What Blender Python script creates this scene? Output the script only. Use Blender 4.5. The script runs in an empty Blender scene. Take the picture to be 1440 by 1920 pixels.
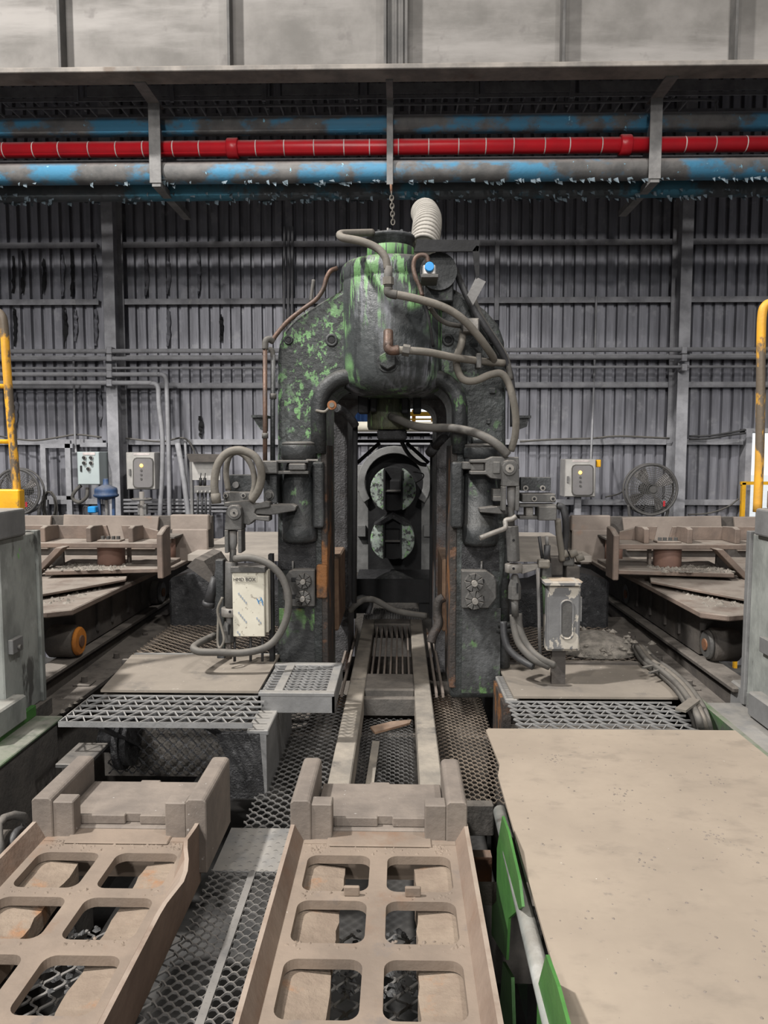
import bpy, math, random
from mathutils import Vector, Matrix
random.seed(7)
V = Vector
scene = bpy.context.scene
COL = scene.collection
# ------------------------------------------------------------------ camera
F = 1400.0                                    # focal length in pixels of the 1440x1920 frame
CAM = V((0, 0, 1.35))
YAW = math.atan(30 / F); PITCH = math.atan(115 / F)
fw = V((-math.sin(YAW) * math.cos(PITCH), math.cos(YAW) * math.cos(PITCH), -math.sin(PITCH)))
rt = V((math.cos(YAW), math.sin(YAW), 0))
up = rt.cross(fw)
cd = bpy.data.cameras.new('camera'); cam = bpy.data.objects.new('camera', cd); COL.objects.link(cam)
cd.sensor_fit = 'VERTICAL'; cd.sensor_height = 36.0; cd.lens = F / 1920 * 36.0
cd.clip_start = 0.05; cd.clip_end = 300
cam.matrix_world = Matrix((rt, up, -fw)).transposed().to_4x4()
cam.location = CAM
scene.camera = cam
# ------------------------------------------------------------------ light
w = bpy.data.worlds.new('world'); scene.world = w; w.use_nodes = True
w.node_tree.nodes['Background'].inputs[0].default_value = (0.93, 0.97, 1.0, 1)
w.node_tree.nodes['Background'].inputs[1].default_value = 1.1
def lamp(name, loc, power, size, aim, col=(1, .97, .93)):
    d = bpy.data.lights.new(name, 'AREA'); d.shape = 'DISK'; d.size = size; d.energy = power; d.color = col
    o = bpy.data.objects.new(name, d); COL.objects.link(o); o.location = loc
    o.rotation_euler = (V(aim) - V(loc)).to_track_quat('-Z', 'Y').to_euler()
    return o
# high bay lamps under the roof of the hall
lamp('high_bay_lamp', (-5.8, 1.2, 9.6), 1500, .5, (-.6, 4, 0))
lamp('high_bay_lamp', (3.4, 0.5, 9.6), 280, .5, (1.0, 4, 0))
lamp('high_bay_lamp', (-4.2, -5.0, 9.6), 360, .6, (-.5, 5, 0))
lamp('high_bay_lamp', (3.6, -6.0, 9.6), 260, .6, (.5, 5, 0))
lamp('high_bay_lamp', (-3.5, -15.0, 9.6), 850, 1.0, (0, 8, 2))
lamp('high_bay_lamp', (-2.0, -28.0, 9.2), 2000, 1.2, (0, 8, 2))
vs = scene.view_settings
scene.display_settings.display_device = 'sRGB'
vs.view_transform = 'Standard'; vs.look = 'None'; vs.gamma = 1; vs.exposure = 0.18
vs.use_curve_mapping = False
# ------------------------------------------------------------------ pixel to place
def ray(x, y): return fw + rt * ((x - 720) / F) - up * ((y - 960) / F)
def P(x, y, Y):
    d = ray(x, y); t = Y / d.y; return CAM + d * t
def PZ(x, y, z):
    d = ray(x, y); t = (z - CAM.z) / d.z; return CAM + d * t
def PX(x, y, X):
    d = ray(x, y); t = X / d.x; return CAM + d * t
# ------------------------------------------------------------------ mesh builder
def catmull(pts, n=6):
    pts = [V(p) for p in pts]
    if len(pts) < 3: return pts
    out = []
    ext = [pts[0] * 2 - pts[1]] + pts + [pts[-1] * 2 - pts[-2]]
    for i in range(1, len(ext) - 2):
        p0, p1, p2, p3 = ext[i - 1:i + 3]
        for k in range(n):
            t = k / n
            out.append(.5 * ((2 * p1) + (p2 - p0) * t + (2 * p0 - 5 * p1 + 4 * p2 - p3) * t * t + (3 * p1 - p0 - 3 * p2 + p3) * t ** 3))
    out.append(pts[-1]); return out
class MB:
    def __init__(s): s.v = []; s.f = []; s.sm = []
    def add(s, vs, fs, smooth=False):
        o = len(s.v); s.v += [V(a) for a in vs]
        for f in fs: s.f.append([o + i for i in f]); s.sm.append(smooth)
        return s
    def box(s, x0, x1, y0, y1, z0, z1):
        return s.add([(x0, y0, z0), (x1, y0, z0), (x1, y1, z0), (x0, y1, z0), (x0, y0, z1), (x1, y0, z1), (x1, y1, z1), (x0, y1, z1)],
                     [(0, 3, 2, 1), (4, 5, 6, 7), (0, 1, 5, 4), (1, 2, 6, 5), (2, 3, 7, 6), (3, 0, 4, 7)])
    def pbox(s, x0, y0, x1, y1, Y, d):
        xm, ym = (x0 + x1) / 2, (y0 + y1) / 2
        return s.box(P(x0, ym, Y).x, P(x1, ym, Y).x, Y, Y + d, P(xm, y1, Y).z, P(xm, y0, Y).z)
    def bar(s, a, b, w, h, upv=(0, 0, 1)):
        a, b = V(a), V(b); d = (b - a).normalized(); u = V(upv)
        if abs(d.dot(u)) > .97: u = V((0, 1, 0))
        r = d.cross(u).normalized(); u = r.cross(d)
        vs = []
        for p in (a, b):
            for i, j in ((-1, -1), (1, -1), (1, 1), (-1, 1)): vs.append(p + r * (i * w / 2) + u * (j * h / 2))
        return s.add(vs, [(0, 1, 2, 3), (7, 6, 5, 4), (0, 4, 5, 1), (1, 5, 6, 2), (2, 6, 7, 3), (3, 7, 4, 0)])
    def cyl(s, a, b, r, r2=None, n=20, caps=True, smooth=True):
        a, b = V(a), V(b); r2 = r if r2 is None else r2
        d = (b - a).normalized(); u = V((0, 0, 1)) if abs(d.z) < .9 else V((1, 0, 0))
        e = d.cross(u).normalized(); g = d.cross(e)
        off = math.pi / n
        A = [a + (e * math.cos(off + 2 * math.pi * i / n) + g * math.sin(off + 2 * math.pi * i / n)) * r for i in range(n)]
        B = [b + (e * math.cos(off + 2 * math.pi * i / n) + g * math.sin(off + 2 * math.pi * i / n)) * r2 for i in range(n)]
        o = len(s.v)
        s.add(A + B, [(i, (i + 1) % n, n + (i + 1) % n, n + i) for i in range(n)], smooth)
        if caps:
            s.f.append([o + i for i in range(n)][::-1]); s.sm.append(False)
            s.f.append([o + n + i for i in range(n)]); s.sm.append(False)
        return s
    def lathe(s, prof, c, n=32, axis='z', smooth=True):
        c = V(c); vs = []; m = len(prof)
        for r, h in prof:
            for i in range(n):
                t = 2 * math.pi * i / n
                if axis == 'z': vs.append(c + V((r * math.cos(t), r * math.sin(t), h)))
                elif axis == 'y': vs.append(c + V((r * math.cos(t), h, r * math.sin(t))))
                else: vs.append(c + V((h, r * math.cos(t), r * math.sin(t))))
        fs = [(j * n + i, j * n + (i + 1) % n, (j + 1) * n + (i + 1) % n, (j + 1) * n + i) for j in range(m - 1) for i in range(n)]
        o = len(s.v); s.add(vs, fs, smooth)
        s.f.append([o + i for i in range(n)][::-1]); s.sm.append(False)
        s.f.append([o + (m - 1) * n + i for i in range(n)]); s.sm.append(False)
        return s
    def tube(s, pts, r, n=10, smooth_path=True, sub=6, rf=None, closed=False):
        p = catmull(pts, sub) if smooth_path else [V(q) for q in pts]
        u = None; vs = []; m = len(p)
        for i, q in enumerate(p):
            if closed: d = (p[(i + 1) % m] - p[i - 1]).normalized()
            else: d = (p[min(i + 1, m - 1)] - p[max(i - 1, 0)]).normalized()
            if u is None: u = V((0, 0, 1)) if abs(d.z) < .9 else V((1, 0, 0))
            e = d.cross(u).normalized(); u = e.cross(d).normalized()
            rr = r * (rf(i / (m - 1)) if rf else 1)
            for k in range(n):
                t = 2 * math.pi * k / n; vs.append(q + (e * math.cos(t) + u * math.sin(t)) * rr)
        rng = range(m if closed else m - 1)
        fs = [(i * n + k, i * n + (k + 1) % n, ((i + 1) % m) * n + (k + 1) % n, ((i + 1) % m) * n + k) for i in rng for k in range(n)]
        o = len(s.v); s.add(vs, fs, True)
        if not closed:
            s.f.append([o + i for i in range(n)][::-1]); s.sm.append(False)
            s.f.append([o + (m - 1) * n + i for i in range(n)]); s.sm.append(False)
        return s
    def prism(s, poly, vec):
        a = [V(q) for q in poly]; vec = V(vec); n = len(a); o = len(s.v)
        s.add(a + [q + vec for q in a], [(i, (i + 1) % n, n + (i + 1) % n, n + i) for i in range(n)])
        s.f.append([o + i for i in range(n)][::-1]); s.sm.append(False)
        s.f.append([o + n + i for i in range(n)]); s.sm.append(False)
        return s
    def pprism(s, px, Y, d):                       # outline read at depth Y, extruded away from the viewer
        return s.prism([P(x, y, Y) for x, y in px], (0, d, 0))
    def sphere(s, c, r, n=14, sc=(1, 1, 1)):
        prof = [(max(r * math.sin(math.pi * i / 8), 1e-4), -r * math.cos(math.pi * i / 8)) for i in range(9)]
        o = len(s.v); s.lathe(prof, (0, 0, 0), n)
        for i in range(o, len(s.v)): q = s.v[i]; s.v[i] = V(c) + V((q.x * sc[0], q.y * sc[1], q.z * sc[2]))
        return s
    def build(s, name, m, parent=None, bev=0, seg=1):
        me = bpy.data.meshes.new(name); me.from_pydata([tuple(a) for a in s.v], [], s.f); me.update()
        me.polygons.foreach_set('use_smooth', s.sm)
        import bmesh
        bm = bmesh.new(); bm.from_mesh(me); bmesh.ops.recalc_face_normals(bm, faces=bm.faces); bm.to_mesh(me); bm.free()
        o = bpy.data.objects.new(name, me); COL.objects.link(o)
        me.materials.append(M[m])
        if parent is not None: o.parent = parent
        if bev:
            b = o.modifiers.new('bevel', 'BEVEL'); b.width = bev; b.segments = seg; b.limit_method = 'ANGLE'; b.angle_limit = math.radians(35)
        return o
def tag(o, label, cat=None, group=None, kind=None):
    if label: o['label'] = label
    if cat: o['category'] = cat
    if group: o['group'] = group
    if kind: o['kind'] = kind
    return o
def thing(name, label, cat, group=None, kind=None):
    o = bpy.data.objects.new(name, None); COL.objects.link(o); o.empty_display_size = .1
    return tag(o, label, cat, group, kind)
def rod(name, pts, r, m, label=None, cat=None, group=None, parent=None, n=10, sub=6, straight=False):
    o = MB().tube(pts, r, n, not straight, sub).build(name, m, parent)
    return tag(o, label, cat, group)
def expanded(mb, x0, x1, y0, y1, z, lw=.052, sw=.021, st=.0085, th=.005, zf=None, rot=False):
    """expanded metal: wavy strands that touch each other at the knuckles, with real lens-shaped gaps between them"""
    rows = int((y1 - y0) / sw); cols = int((x1 - x0) / (lw / 2)); S = 4; A = sw / 2 - st * .30
    wave = [1, .80, 0, -.80]
    for j in range(rows + 1):
        vs = []; fs = []
        for i in range(cols * S + 1):
            q_, k_ = divmod(i, S); xx = x0 + i * lw / 2 / S
            a = (1 if (q_ + j) % 2 else -1) * wave[k_]; yy = y0 + j * sw + a * A; zz = z + a * .003
            for dy, dz in ((st / 2, -th), (st / 2, 0.0), (-st / 2, .002), (-st / 2, -th)):
                vs.append((yy + dy, xx, zz + dz) if rot else (xx, yy + dy, zz + dz))
        m = len(vs) // 4
        for i in range(m - 1):
            for q in range(3): fs.append((i * 4 + q, i * 4 + q + 1, i * 4 + 5 + q, i * 4 + 4 + q))
        mb.add(vs, fs)
    return mb
def triangle_grating(mb, x0, x1, y0, y1, z, pitch=.045, th=.02, w=.004, step=.03):
    rows = max(1, round((y1 - y0) / pitch)); p = (y1 - y0) / rows
    for j in range(rows + 1):
        mb.box(x0, x1, y0 + j * p - w / 2, y0 + j * p + w / 2, z - th, z)
    n = int((x1 - x0) / step)
    for j in range(rows):
        for i in range(n):
            a = y0 + j * p; b = a + p
            ya, yb = (a, b) if i % 2 else (b, a)
            xa, xb = x0 + i * step, x0 + (i + 1) * step
            mb.add([(xa - w / 2, ya, z - th), (xa + w / 2, ya, z - th), (xb + w / 2, yb, z - th), (xb - w / 2, yb, z - th),
                    (xa - w / 2, ya, z - .002), (xa + w / 2, ya, z - .002), (xb + w / 2, yb, z - .002), (xb - w / 2, yb, z - .002)],
                   [(4, 5, 6, 7), (0, 4, 7, 3), (1, 2, 6, 5)])
    return mb
def rubble(mb, spots, seed=1, lo=.004, hi=.014):
    r = random.Random(seed)
    for x, y, z in spots:
        s_ = r.uniform(lo, hi); a = r.uniform(0, 6.28)
        pts = []
        for k in range(5):
            t = a + k * 1.256; q = s_ * r.uniform(.6, 1.2); pts.append((x + q * math.cos(t), y + q * math.sin(t), z))
        pts.append((x + r.uniform(-.3, .3) * s_, y + r.uniform(-.3, .3) * s_, z + s_ * r.uniform(.4, .9)))
        mb.add(pts, [(k, (k + 1) % 5, 5) for k in range(5)] + [(4, 3, 2, 1, 0)])
    return mb
# ------------------------------------------------------------------ materials
M = {}
def mat(name, c1, c2=None, scale=6.0, rough=.75, metal=0.0, dust=0.0, dustc=(.27, .235, .20), bump=.25, stretch=(1, 1, 1),
        paint=None, spots=None, detail=5, bands=None):
    c2 = c2 or tuple(a * .6 for a in c1)
    m = bpy.data.materials.new(name); m.use_nodes = True; nt = m.node_tree; N = nt.nodes; L = nt.links
    b = N['Principled BSDF']; b.inputs['Roughness'].default_value = rough; b.inputs['Metallic'].default_value = metal
    b.inputs['Specular IOR Level'].default_value = .35
    geo = N.new('ShaderNodeNewGeometry')
    def noise(sc, st, det=5, off=0):
        mp = N.new('ShaderNodeMapping'); mp.inputs['Scale'].default_value = st; mp.inputs['Location'].default_value = (off, off * .7, off * 1.3)
        L.new(geo.outputs['Position'], mp.inputs[0])
        n = N.new('ShaderNodeTexNoise'); n.inputs['Scale'].default_value = sc; n.inputs['Detail'].default_value = det; n.inputs['Roughness'].default_value = .62
        L.new(mp.outputs[0], n.inputs['Vector']); return n.outputs['Fac']
    def ramp(src, lo, hi):
        r = N.new('ShaderNodeMapRange'); r.interpolation_type = 'SMOOTHSTEP'; r.inputs['From Min'].default_value = lo; r.inputs['From Max'].default_value = hi
        L.new(src, r.inputs['Value']); return r.outputs['Result']
    def mul(a, c):
        q = N.new('ShaderNodeMath'); q.operation = 'MULTIPLY'
        L.new(a, q.inputs[0])
        if isinstance(c, float): q.inputs[1].default_value = c
        else: L.new(c, q.inputs[1])
        return q.outputs[0]
    def mix(fac, a, c):
        x = N.new('ShaderNodeMix'); x.data_type = 'RGBA'; L.new(fac, x.inputs['Factor'])
        for sock, val in ((x.inputs['A'], a), (x.inputs['B'], c)):
            if isinstance(val, tuple): sock.default_value = (*val, 1)
            else: L.new(val, sock)
        return x.outputs['Result']
    n1 = noise(scale, stretch, detail)
    col = mix(ramp(n1, .32, .68), c1, c2)
    if paint:
        for pc, lo, hi, psc, pst, off, *reg in paint:
            f_ = ramp(noise(psc, pst, 7, off), lo, hi)
            for ax_, a_, b_ in reg:                    # where the coat has survived
                if ax_ == 'n': f_ = mul(f_, ramp(noise(a_, (1, 1, 1), 3, off + 20), b_, b_ + .12))
                else:
                    sq = N.new('ShaderNodeSeparateXYZ'); L.new(geo.outputs['Position'], sq.inputs[0]); f_ = mul(f_, ramp(sq.outputs[ax_], a_, b_))
            col = mix(f_, col, pc)
    if spots:
        sc_, lo, hi, amount = spots[1:]
        col = mix(mul(ramp(noise(sc_, (1, 1, 1), 3, 5.0), lo, hi), amount), col, spots[0])
    if dust:
        sp = N.new('ShaderNodeSeparateXYZ'); L.new(geo.outputs['Normal'], sp.inputs[0])
        up_ = ramp(sp.outputs['Z'], .25, .9)
        dn = ramp(noise(scale * 1.7, (1, 1, 1), 4, 11.0), .2, .6)
        col = mix(mul(mul(up_, dn), dust), col, dustc)
    L.new(col, b.inputs['Base Color'])
    if bump:
        bp = N.new('ShaderNodeBump'); bp.inputs['Strength'].default_value = bump; bp.inputs['Distance'].default_value = .01
        L.new(noise(scale * 5, stretch, 4, 3.0), bp.inputs['Height']); L.new(bp.outputs[0], b.inputs['Normal'])
    M[name] = m; return m
def emit(name, col, s):
    m = bpy.data.materials.new(name); m.use_nodes = True; b = m.node_tree.nodes['Principled BSDF']
    b.inputs['Base Color'].default_value = (*col, 1); b.inputs['Emission Color'].default_value = (*col, 1); b.inputs['Emission Strength'].default_value = s
    M[name] = m
DU = (.27, .235, .20)
mat('cladding', (.275, .275, .305), (.165, .165, .184), 2.2, .45, .35, bump=.15, stretch=(4, 4, .35), spots=((.34, .34, .36), 5, .55, .72, .6))
mat('wall_steel', (.33, .33, .35), (.21, .21, .225), 5, .7, dust=.6, dustc=(.24, .24, .25), spots=((.33, .33, .33), 9, .64, .7, .7))
mat('conduit', (.28, .28, .295), (.20, .20, .21), 6, .6, dust=.6, dustc=(.42, .42, .435))
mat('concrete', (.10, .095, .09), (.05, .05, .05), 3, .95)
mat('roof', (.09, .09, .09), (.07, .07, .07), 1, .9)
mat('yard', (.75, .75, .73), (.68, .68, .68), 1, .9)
mat('girder', (.185, .174, .163), (.115, .108, .10), 1.6, .8, bump=.2, stretch=(1, 1, 1), spots=((.12, .11, .105), 5, .60, .72, .6), paint=[((.235, .222, .21), .45, .68, 1.1, (.35, 1, 2.2), 2.0)])
mat('girder_dark', (.10, .095, .09), (.06, .058, .056), 4, .7, dust=.6, dustc=(.3, .27, .25))
mat('flange', (.26, .235, .21), (.14, .13, .12), 3, .8, spots=((.12, .09, .07), 4, .55, .7, .7), dust=.5)
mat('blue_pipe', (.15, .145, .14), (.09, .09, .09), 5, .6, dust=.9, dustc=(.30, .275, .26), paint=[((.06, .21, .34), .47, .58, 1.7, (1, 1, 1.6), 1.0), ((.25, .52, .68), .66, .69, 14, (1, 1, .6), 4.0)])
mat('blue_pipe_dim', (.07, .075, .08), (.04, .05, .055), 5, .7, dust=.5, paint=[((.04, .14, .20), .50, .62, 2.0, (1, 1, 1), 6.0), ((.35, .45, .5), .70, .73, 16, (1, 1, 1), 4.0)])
mat('red_pipe', (.50, .012, .02), (.40, .012, .02), 4, .35, dust=.75, dustc=(.26, .21, .20), bump=.05)
mat('white_band', (.70, .62, .60), None, 6, .6)
mat('steel_grey', (.20, .195, .19), (.13, .127, .125), 7, .65, dust=.6)
GREEN = (.135, .265, .11)
mat('press', (.040, .042, .043), (.018, .020, .021), 5, .5, dust=.45, dustc=(.15, .14, .125), bump=.7,
    paint=[((.085, .088, .093), .52, .68, 4.0, (1, 1, .5), 9.0), ((.10, .18, .08), .56, .62, 15.0, (1, 1, .6), 2.5, ('n', 3.0, .52))])
mat('press_paint', (.055, .06, .061), (.026, .029, .03), 5, .45, dust=.5, dustc=(.15, .14, .125), bump=.6,
    paint=[((.17, .175, .195), .47, .62, 3.2, (1.6, 1.6, .35), 9.0), (GREEN, .50, .56, 8.0, (2.4, 2.4, .35), 2.1, ('n', 2.2, .45)), ((.03, .033, .034), .54, .60, 11, (2.5, 2.5, .25), 7.0)])
mat('press_left', (.040, .044, .044), (.02, .022, .022), 5, .45, dust=.5, dustc=(.15, .14, .125), bump=.8,
    paint=[((.08, .09, .088), .5, .64, 5, (1, 1, .6), 9.0), (GREEN, .50, .55, 26, (1, 1, .7), 1.2, ('X', -.22, -.42), ('Z', .95, 1.5), ('n', 5.0, .40)), ((.03, .033, .032), .52, .58, 40, (1, 1, .7), 3.3), ((.085, .14, .075), .55, .6, 16, (1, 1, .6), 4.2, ('n', 3.5, .54))])
mat('press_olive', (.085, .09, .055), (.04, .042, .03), 9, .5, bump=.6, stretch=(2, 2, .6), paint=[((.13, .20, .08), .58, .64, 10, (2, 2, .5), 3.0)])
mat('housing_rough', (.13, .128, .132), (.07, .068, .07), 14, .55, bump=1.0, spots=((.22, .22, .225), 40, .6, .68, .6), paint=[((.13, .08, .06), .52, .62, 3.0, (1, 1, .6), 2.0, ('Z', 1.15, .75)), ((.035, .035, .037), .55, .64, 6, (1, 1, .5), 6.0)])
mat('gear_grey', (.235, .235, .23), (.15, .15, .148), 6, .6, bump=.3, paint=[((.13, .18, .11), .6, .7, 4, (1, 1, .5), 3.0)])
mat('press_foot', (.045, .047, .047), (.024, .025, .026), 6, .55, bump=.7, dust=.4, paint=[((.085, .088, .09), .52, .66, 4, (1, 1, .5), 2.0), ((.10, .19, .07), .50, .60, 13, (1, 1, .6), 5.0, ('n', 4.0, .46)), ((.16, .08, .035), .62, .7, 5, (1, 1, 1), 7.0)])
mat('rust_edge', (.055, .045, .04), (.03, .027, .025), 7, .7, bump=.8, paint=[((.23, .10, .035), .54, .64, 3.6, (1, 1, .6), 5.0), ((.12, .065, .04), .55, .65, 9, (1, 1, 1), 1.0)])
mat('press_neck', (.13, .30, .10), (.10, .20, .08), 6, .5, bump=.2, stretch=(4, 4, .5), paint=[((.045, .05, .05), .50, .57, 7, (4, 4, .4), 1.0)], dust=.6, dustc=(.19, .175, .155))
mat('coupling', (.42, .48, .43), (.25, .29, .26), 8, .55, bump=.6, paint=[((.06, .062, .062), .47, .60, 26, (1, 1, 1), 6.), ((.25, .46, .20), .56, .62, 32, (1, 1, 1), 2.)])
mat('black', (.010, .010, .011), (.017, .017, .018), 6, .75, bump=.3)
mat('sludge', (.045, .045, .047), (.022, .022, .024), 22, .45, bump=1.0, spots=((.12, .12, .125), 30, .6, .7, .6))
mat('linkage', (.105, .102, .097), (.072, .070, .068), 9, .55, .15, dust=.55, dustc=(.24, .215, .19))
mat('bare_steel', (.25, .235, .215), (.17, .16, .148), 12, .5, .2, dust=.4)
mat('rust', (.25, .105, .045), (.13, .07, .045), 7, .85, bump=.5, dust=.5)
mat('rust_bright', (.42, .17, .045), (.28, .11, .04), 9, .85, bump=.5)
mat('rust_beam', (.27, .175, .115), (.15, .09, .06), 6, .85, bump=.4, dust=.3)
mat('copper', (.135, .082, .06), (.085, .062, .052), 14, .5, .3)
mat('carriage', (.20, .15, .122), (.135, .106, .09), 5, .75, dust=.8, dustc=(.30, .265, .23), bump=.35)
mat('carriage_dark', (.10, .088, .078), (.06, .054, .05), 5, .8, dust=.75, dustc=(.23, .205, .18), bump=.5)
mat('boards', (.275, .232, .20), (.21, .175, .152), 3, .8, bump=.35, paint=[((.36, .17, .09), .60, .75, 2.6, (1, 1, 1), 2.)])
mat('roller', (.26, .155, .12), (.21, .125, .10), 6, .6, dust=.5)
mat('dusty_plate', (.255, .222, .185), (.195, .17, .143), 2.2, .9, bump=.15, spots=((.45, .42, .38), 42, .68, .72, .7), paint=[((.15, .135, .12), .56, .70, 3.4, (1, 1, 1), 4.0)])
mat('big_plate', (.335, .278, .22), (.28, .232, .184), 1.8, .9, bump=.12, spots=((.11, .10, .098), 55, .68, .74, .65), paint=[((.24, .20, .16), .50, .74, 5.0, (1, 1.6, 1), 3.0), ((.21, .18, .15), .60, .70, 16, (1, 1.5, 1), 8.0, ('n', 2.0, .5)), ((.66, .62, .56), .71, .73, 30, (1, 1, 1), 7.0)])
mat('trough', (.25, .197, .155), (.185, .147, .118), 3.5, .85, bump=.3, paint=[((.20, .13, .09), .56, .72, 3.2, (1, 1, 1), 8.0), ((.18, .15, .13), .60, .72, 7, (1, 1, 1), 4.0), ((.50, .46, .42), .72, .75, 40, (1, 1, 1), 5.0)])
mat('trough_side', (.23, .165, .125), (.16, .112, .085), 3.5, .8, bump=.35, dust=.7, dustc=(.36, .30, .25), paint=[((.17, .095, .06), .55, .70, 3.0, (1, .5, 1), 2.0)])
mat('trough_end', (.235, .198, .168), (.16, .136, .118), 5, .75, bump=.3, spots=((.5, .48, .45), 40, .7, .73, .6))
mat('trough_dirt', (.265, .21, .162), (.205, .158, .122), 6, .95, bump=.7, paint=[((.30, .16, .085), .58, .7, 4.5, (1, 1, 1), 1.0)])
mat('mesh', (.20, .195, .19), (.115, .112, .11), 3, .6, .1, dust=.5, dustc=(.30, .28, .255))
mat('mesh_rusty', (.27, .22, .175), (.15, .125, .105), 4, .7, .1, dust=.4, dustc=(.36, .30, .24))
mat('grating', (.27, .27, .27), (.20, .20, .2), 8, .6, .15, dust=.6, dustc=(.38, .36, .335))
mat('deck_steel', (.22, .22, .22), (.16, .16, .16), 5, .6, .1, dust=.6, dustc=(.36, .335, .30))
mat('table_rail', (.34, .30, .25), (.21, .19, .165), 5, .8, bump=.4, paint=[((.10, .095, .09), .58, .7, 3.0, (1, 1, 1), 2.0)])
mat('table_dark', (.115, .105, .095), (.075, .07, .065), 7, .85, bump=.6, dust=.4)
mat('green', (.07, .205, .048), (.05, .145, .038), 6, .45, bump=.2, paint=[((.10, .11, .10), .62, .70, 6, (1, 1, 1), 2.0)])
mat('green_grimy', (.075, .15, .06), (.075, .08, .072), 6, .55, bump=.3, dust=.8, dustc=(.24, .23, .20))
mat('post_grey', (.33, .345, .325), (.19, .20, .19), 6, .6, bump=.3, stretch=(1, 1, .6), paint=[((.46, .47, .46), .56, .7, 4, (1, 1, .7), 3.), ((.09, .09, .085), .60, .68, 7, (1, 1, .4), 9.), ((.17, .40, .12), .70, .73, 5, (1, 1, .6), 5.)], dust=.5)
mat('yellow', (.80, .42, .015), (.62, .32, .02), 6, .5, bump=.15, paint=[((.13, .10, .06), .58, .64, 7, (1, 1, .7), 2.0)])
mat('yellow_worn', (.72, .36, .03), (.5, .27, .05), 6, .5, bump=.2, paint=[((.12, .095, .07), .50, .54, 4.5, (1, 1, .5), 2.0)])
mat('orange_wheel', (.62, .22, .03), (.42, .15, .03), 9, .8, bump=.4)
mat('hose', (.10, .094, .085), (.072, .068, .063), 8, .7, dust=.5, dustc=(.23, .21, .185))
mat('hose_pale', (.165, .15, .128), (.12, .11, .095), 8, .7, dust=.4)
mat('hose_black', (.03, .03, .032), (.045, .045, .047), 8, .5, dust=.35, dustc=(.13, .125, .12))
mat('duct', (.33, .31, .28), (.25, .235, .21), 9, .8, bump=.2)
mat('cabinet_pale', (.44, .50, .50), (.40, .455, .46), 4, .45, bump=.03)
mat('stainless', (.52, .50, .47), (.42, .405, .385), 7, .4, .35, bump=.06, dust=.5, dustc=(.5, .47, .43))
mat('window_grey', (.21, .20, .20), (.18, .172, .172), 5, .35, bump=.02)
mat('cream_box', (.60, .57, .48), (.52, .49, .41), 5, .6, bump=.05, spots=((.25, .22, .18), 34, .64, .7, .8))
mat('worn_box', (.165, .165, .165), (.12, .12, .122), 5, .6, bump=.2, dust=.9, dustc=(.43, .38, .32), paint=[((.40, .37, .32), .53, .56, 13, (1, 1, .7), 3.0)])
mat('cardboard', (.42, .34, .26), (.37, .30, .23), 5, .9)
mat('blue_plastic', (.02, .30, .72), (.02, .25, .6), 5, .4, bump=.02)
mat('valve_blue', (.035, .075, .17), (.03, .05, .10), 7, .55, dust=.6, dustc=(.22, .22, .23))
mat('print_blue', (.03, .22, .50), None, 5, .6, bump=0)
mat('print_pale', (.33, .37, .42), None, 5, .6, bump=0)
mat('ink', (.03, .03, .03), None, 5, .6, bump=0)
mat('cream', (.56, .53, .45), (.48, .45, .38), 4, .7)
mat('fan_grey', (.105, .10, .097), (.075, .073, .07), 8, .6)
mat('fan_blade', (.34, .32, .31), (.24, .225, .215), 6, .5)
mat('red_tag', (.5, .03, .04), None, 5, .5, bump=0)
mat('rubble', (.30, .27, .235), (.17, .155, .135), 25, .95, bump=.5)
mat('rubble_dark', (.13, .13, .13), (.05, .05, .052), 25, .7, bump=.5)
mat('white_sack', (.42, .375, .325), (.33, .295, .26), 4, .8)
mat('blue_sheet', (.09, .2, .45), (.07, .16, .38), 3, .6)
emit('amber_lamp', (1.0, .55, .10), 3.0)
# ================================================================== the hall
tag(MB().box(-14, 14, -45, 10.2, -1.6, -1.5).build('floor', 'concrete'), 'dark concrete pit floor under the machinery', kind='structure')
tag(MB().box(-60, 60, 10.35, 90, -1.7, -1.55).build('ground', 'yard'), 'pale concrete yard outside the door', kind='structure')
tag(MB().box(-14, 14, -45, 10.4, 11.0, 11.1).build('ceiling', 'roof'), 'roof of the hall', kind='structure')
tag(MB().box(-14.2, -14, -45, 10.4, -1.6, 11.0).build('wall_left', 'cladding'), 'side wall of the hall', kind='structure')
tag(MB().box(14, 14.2, -45, 10.4, -1.6, 11.0).build('wall_right', 'cladding'), 'side wall of the hall', kind='structure')
WY = 10.0
wall = thing('wall_back', 'grey corrugated metal wall behind the mill stand', None, kind='structure')
D1 = (P(1397, 900, WY).x, P(1580, 900, WY).x, -1.5, P(1420, 812, WY).z)       # bright doorway
D2 = (P(590, 900, WY).x, P(872, 900, WY).x, P(720, 806, WY).z, P(720, 748, WY).z)         # opening behind the stand
PIT = .14
def sheet(x0, n, z0, z1):
    prof = []
    for i in range(n):
        a = x0 + i * PIT
        prof += [(a, WY + .05), (a + .028, WY + .05), (a + .04, WY), (a + PIT - .012, WY)]
    prof.append((x0 + n * PIT, WY + .05))
    m = len(prof); vs = [(x, y, z0) for x, y in prof] + [(x, y, z1) for x, y in prof]
    vs2 = [(x, y + .012, z) for x, y, z in vs]
    return MB().add(vs, [(i, i + 1, m + i + 1, m + i) for i in range(m - 1)])
x = -13.3
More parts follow.
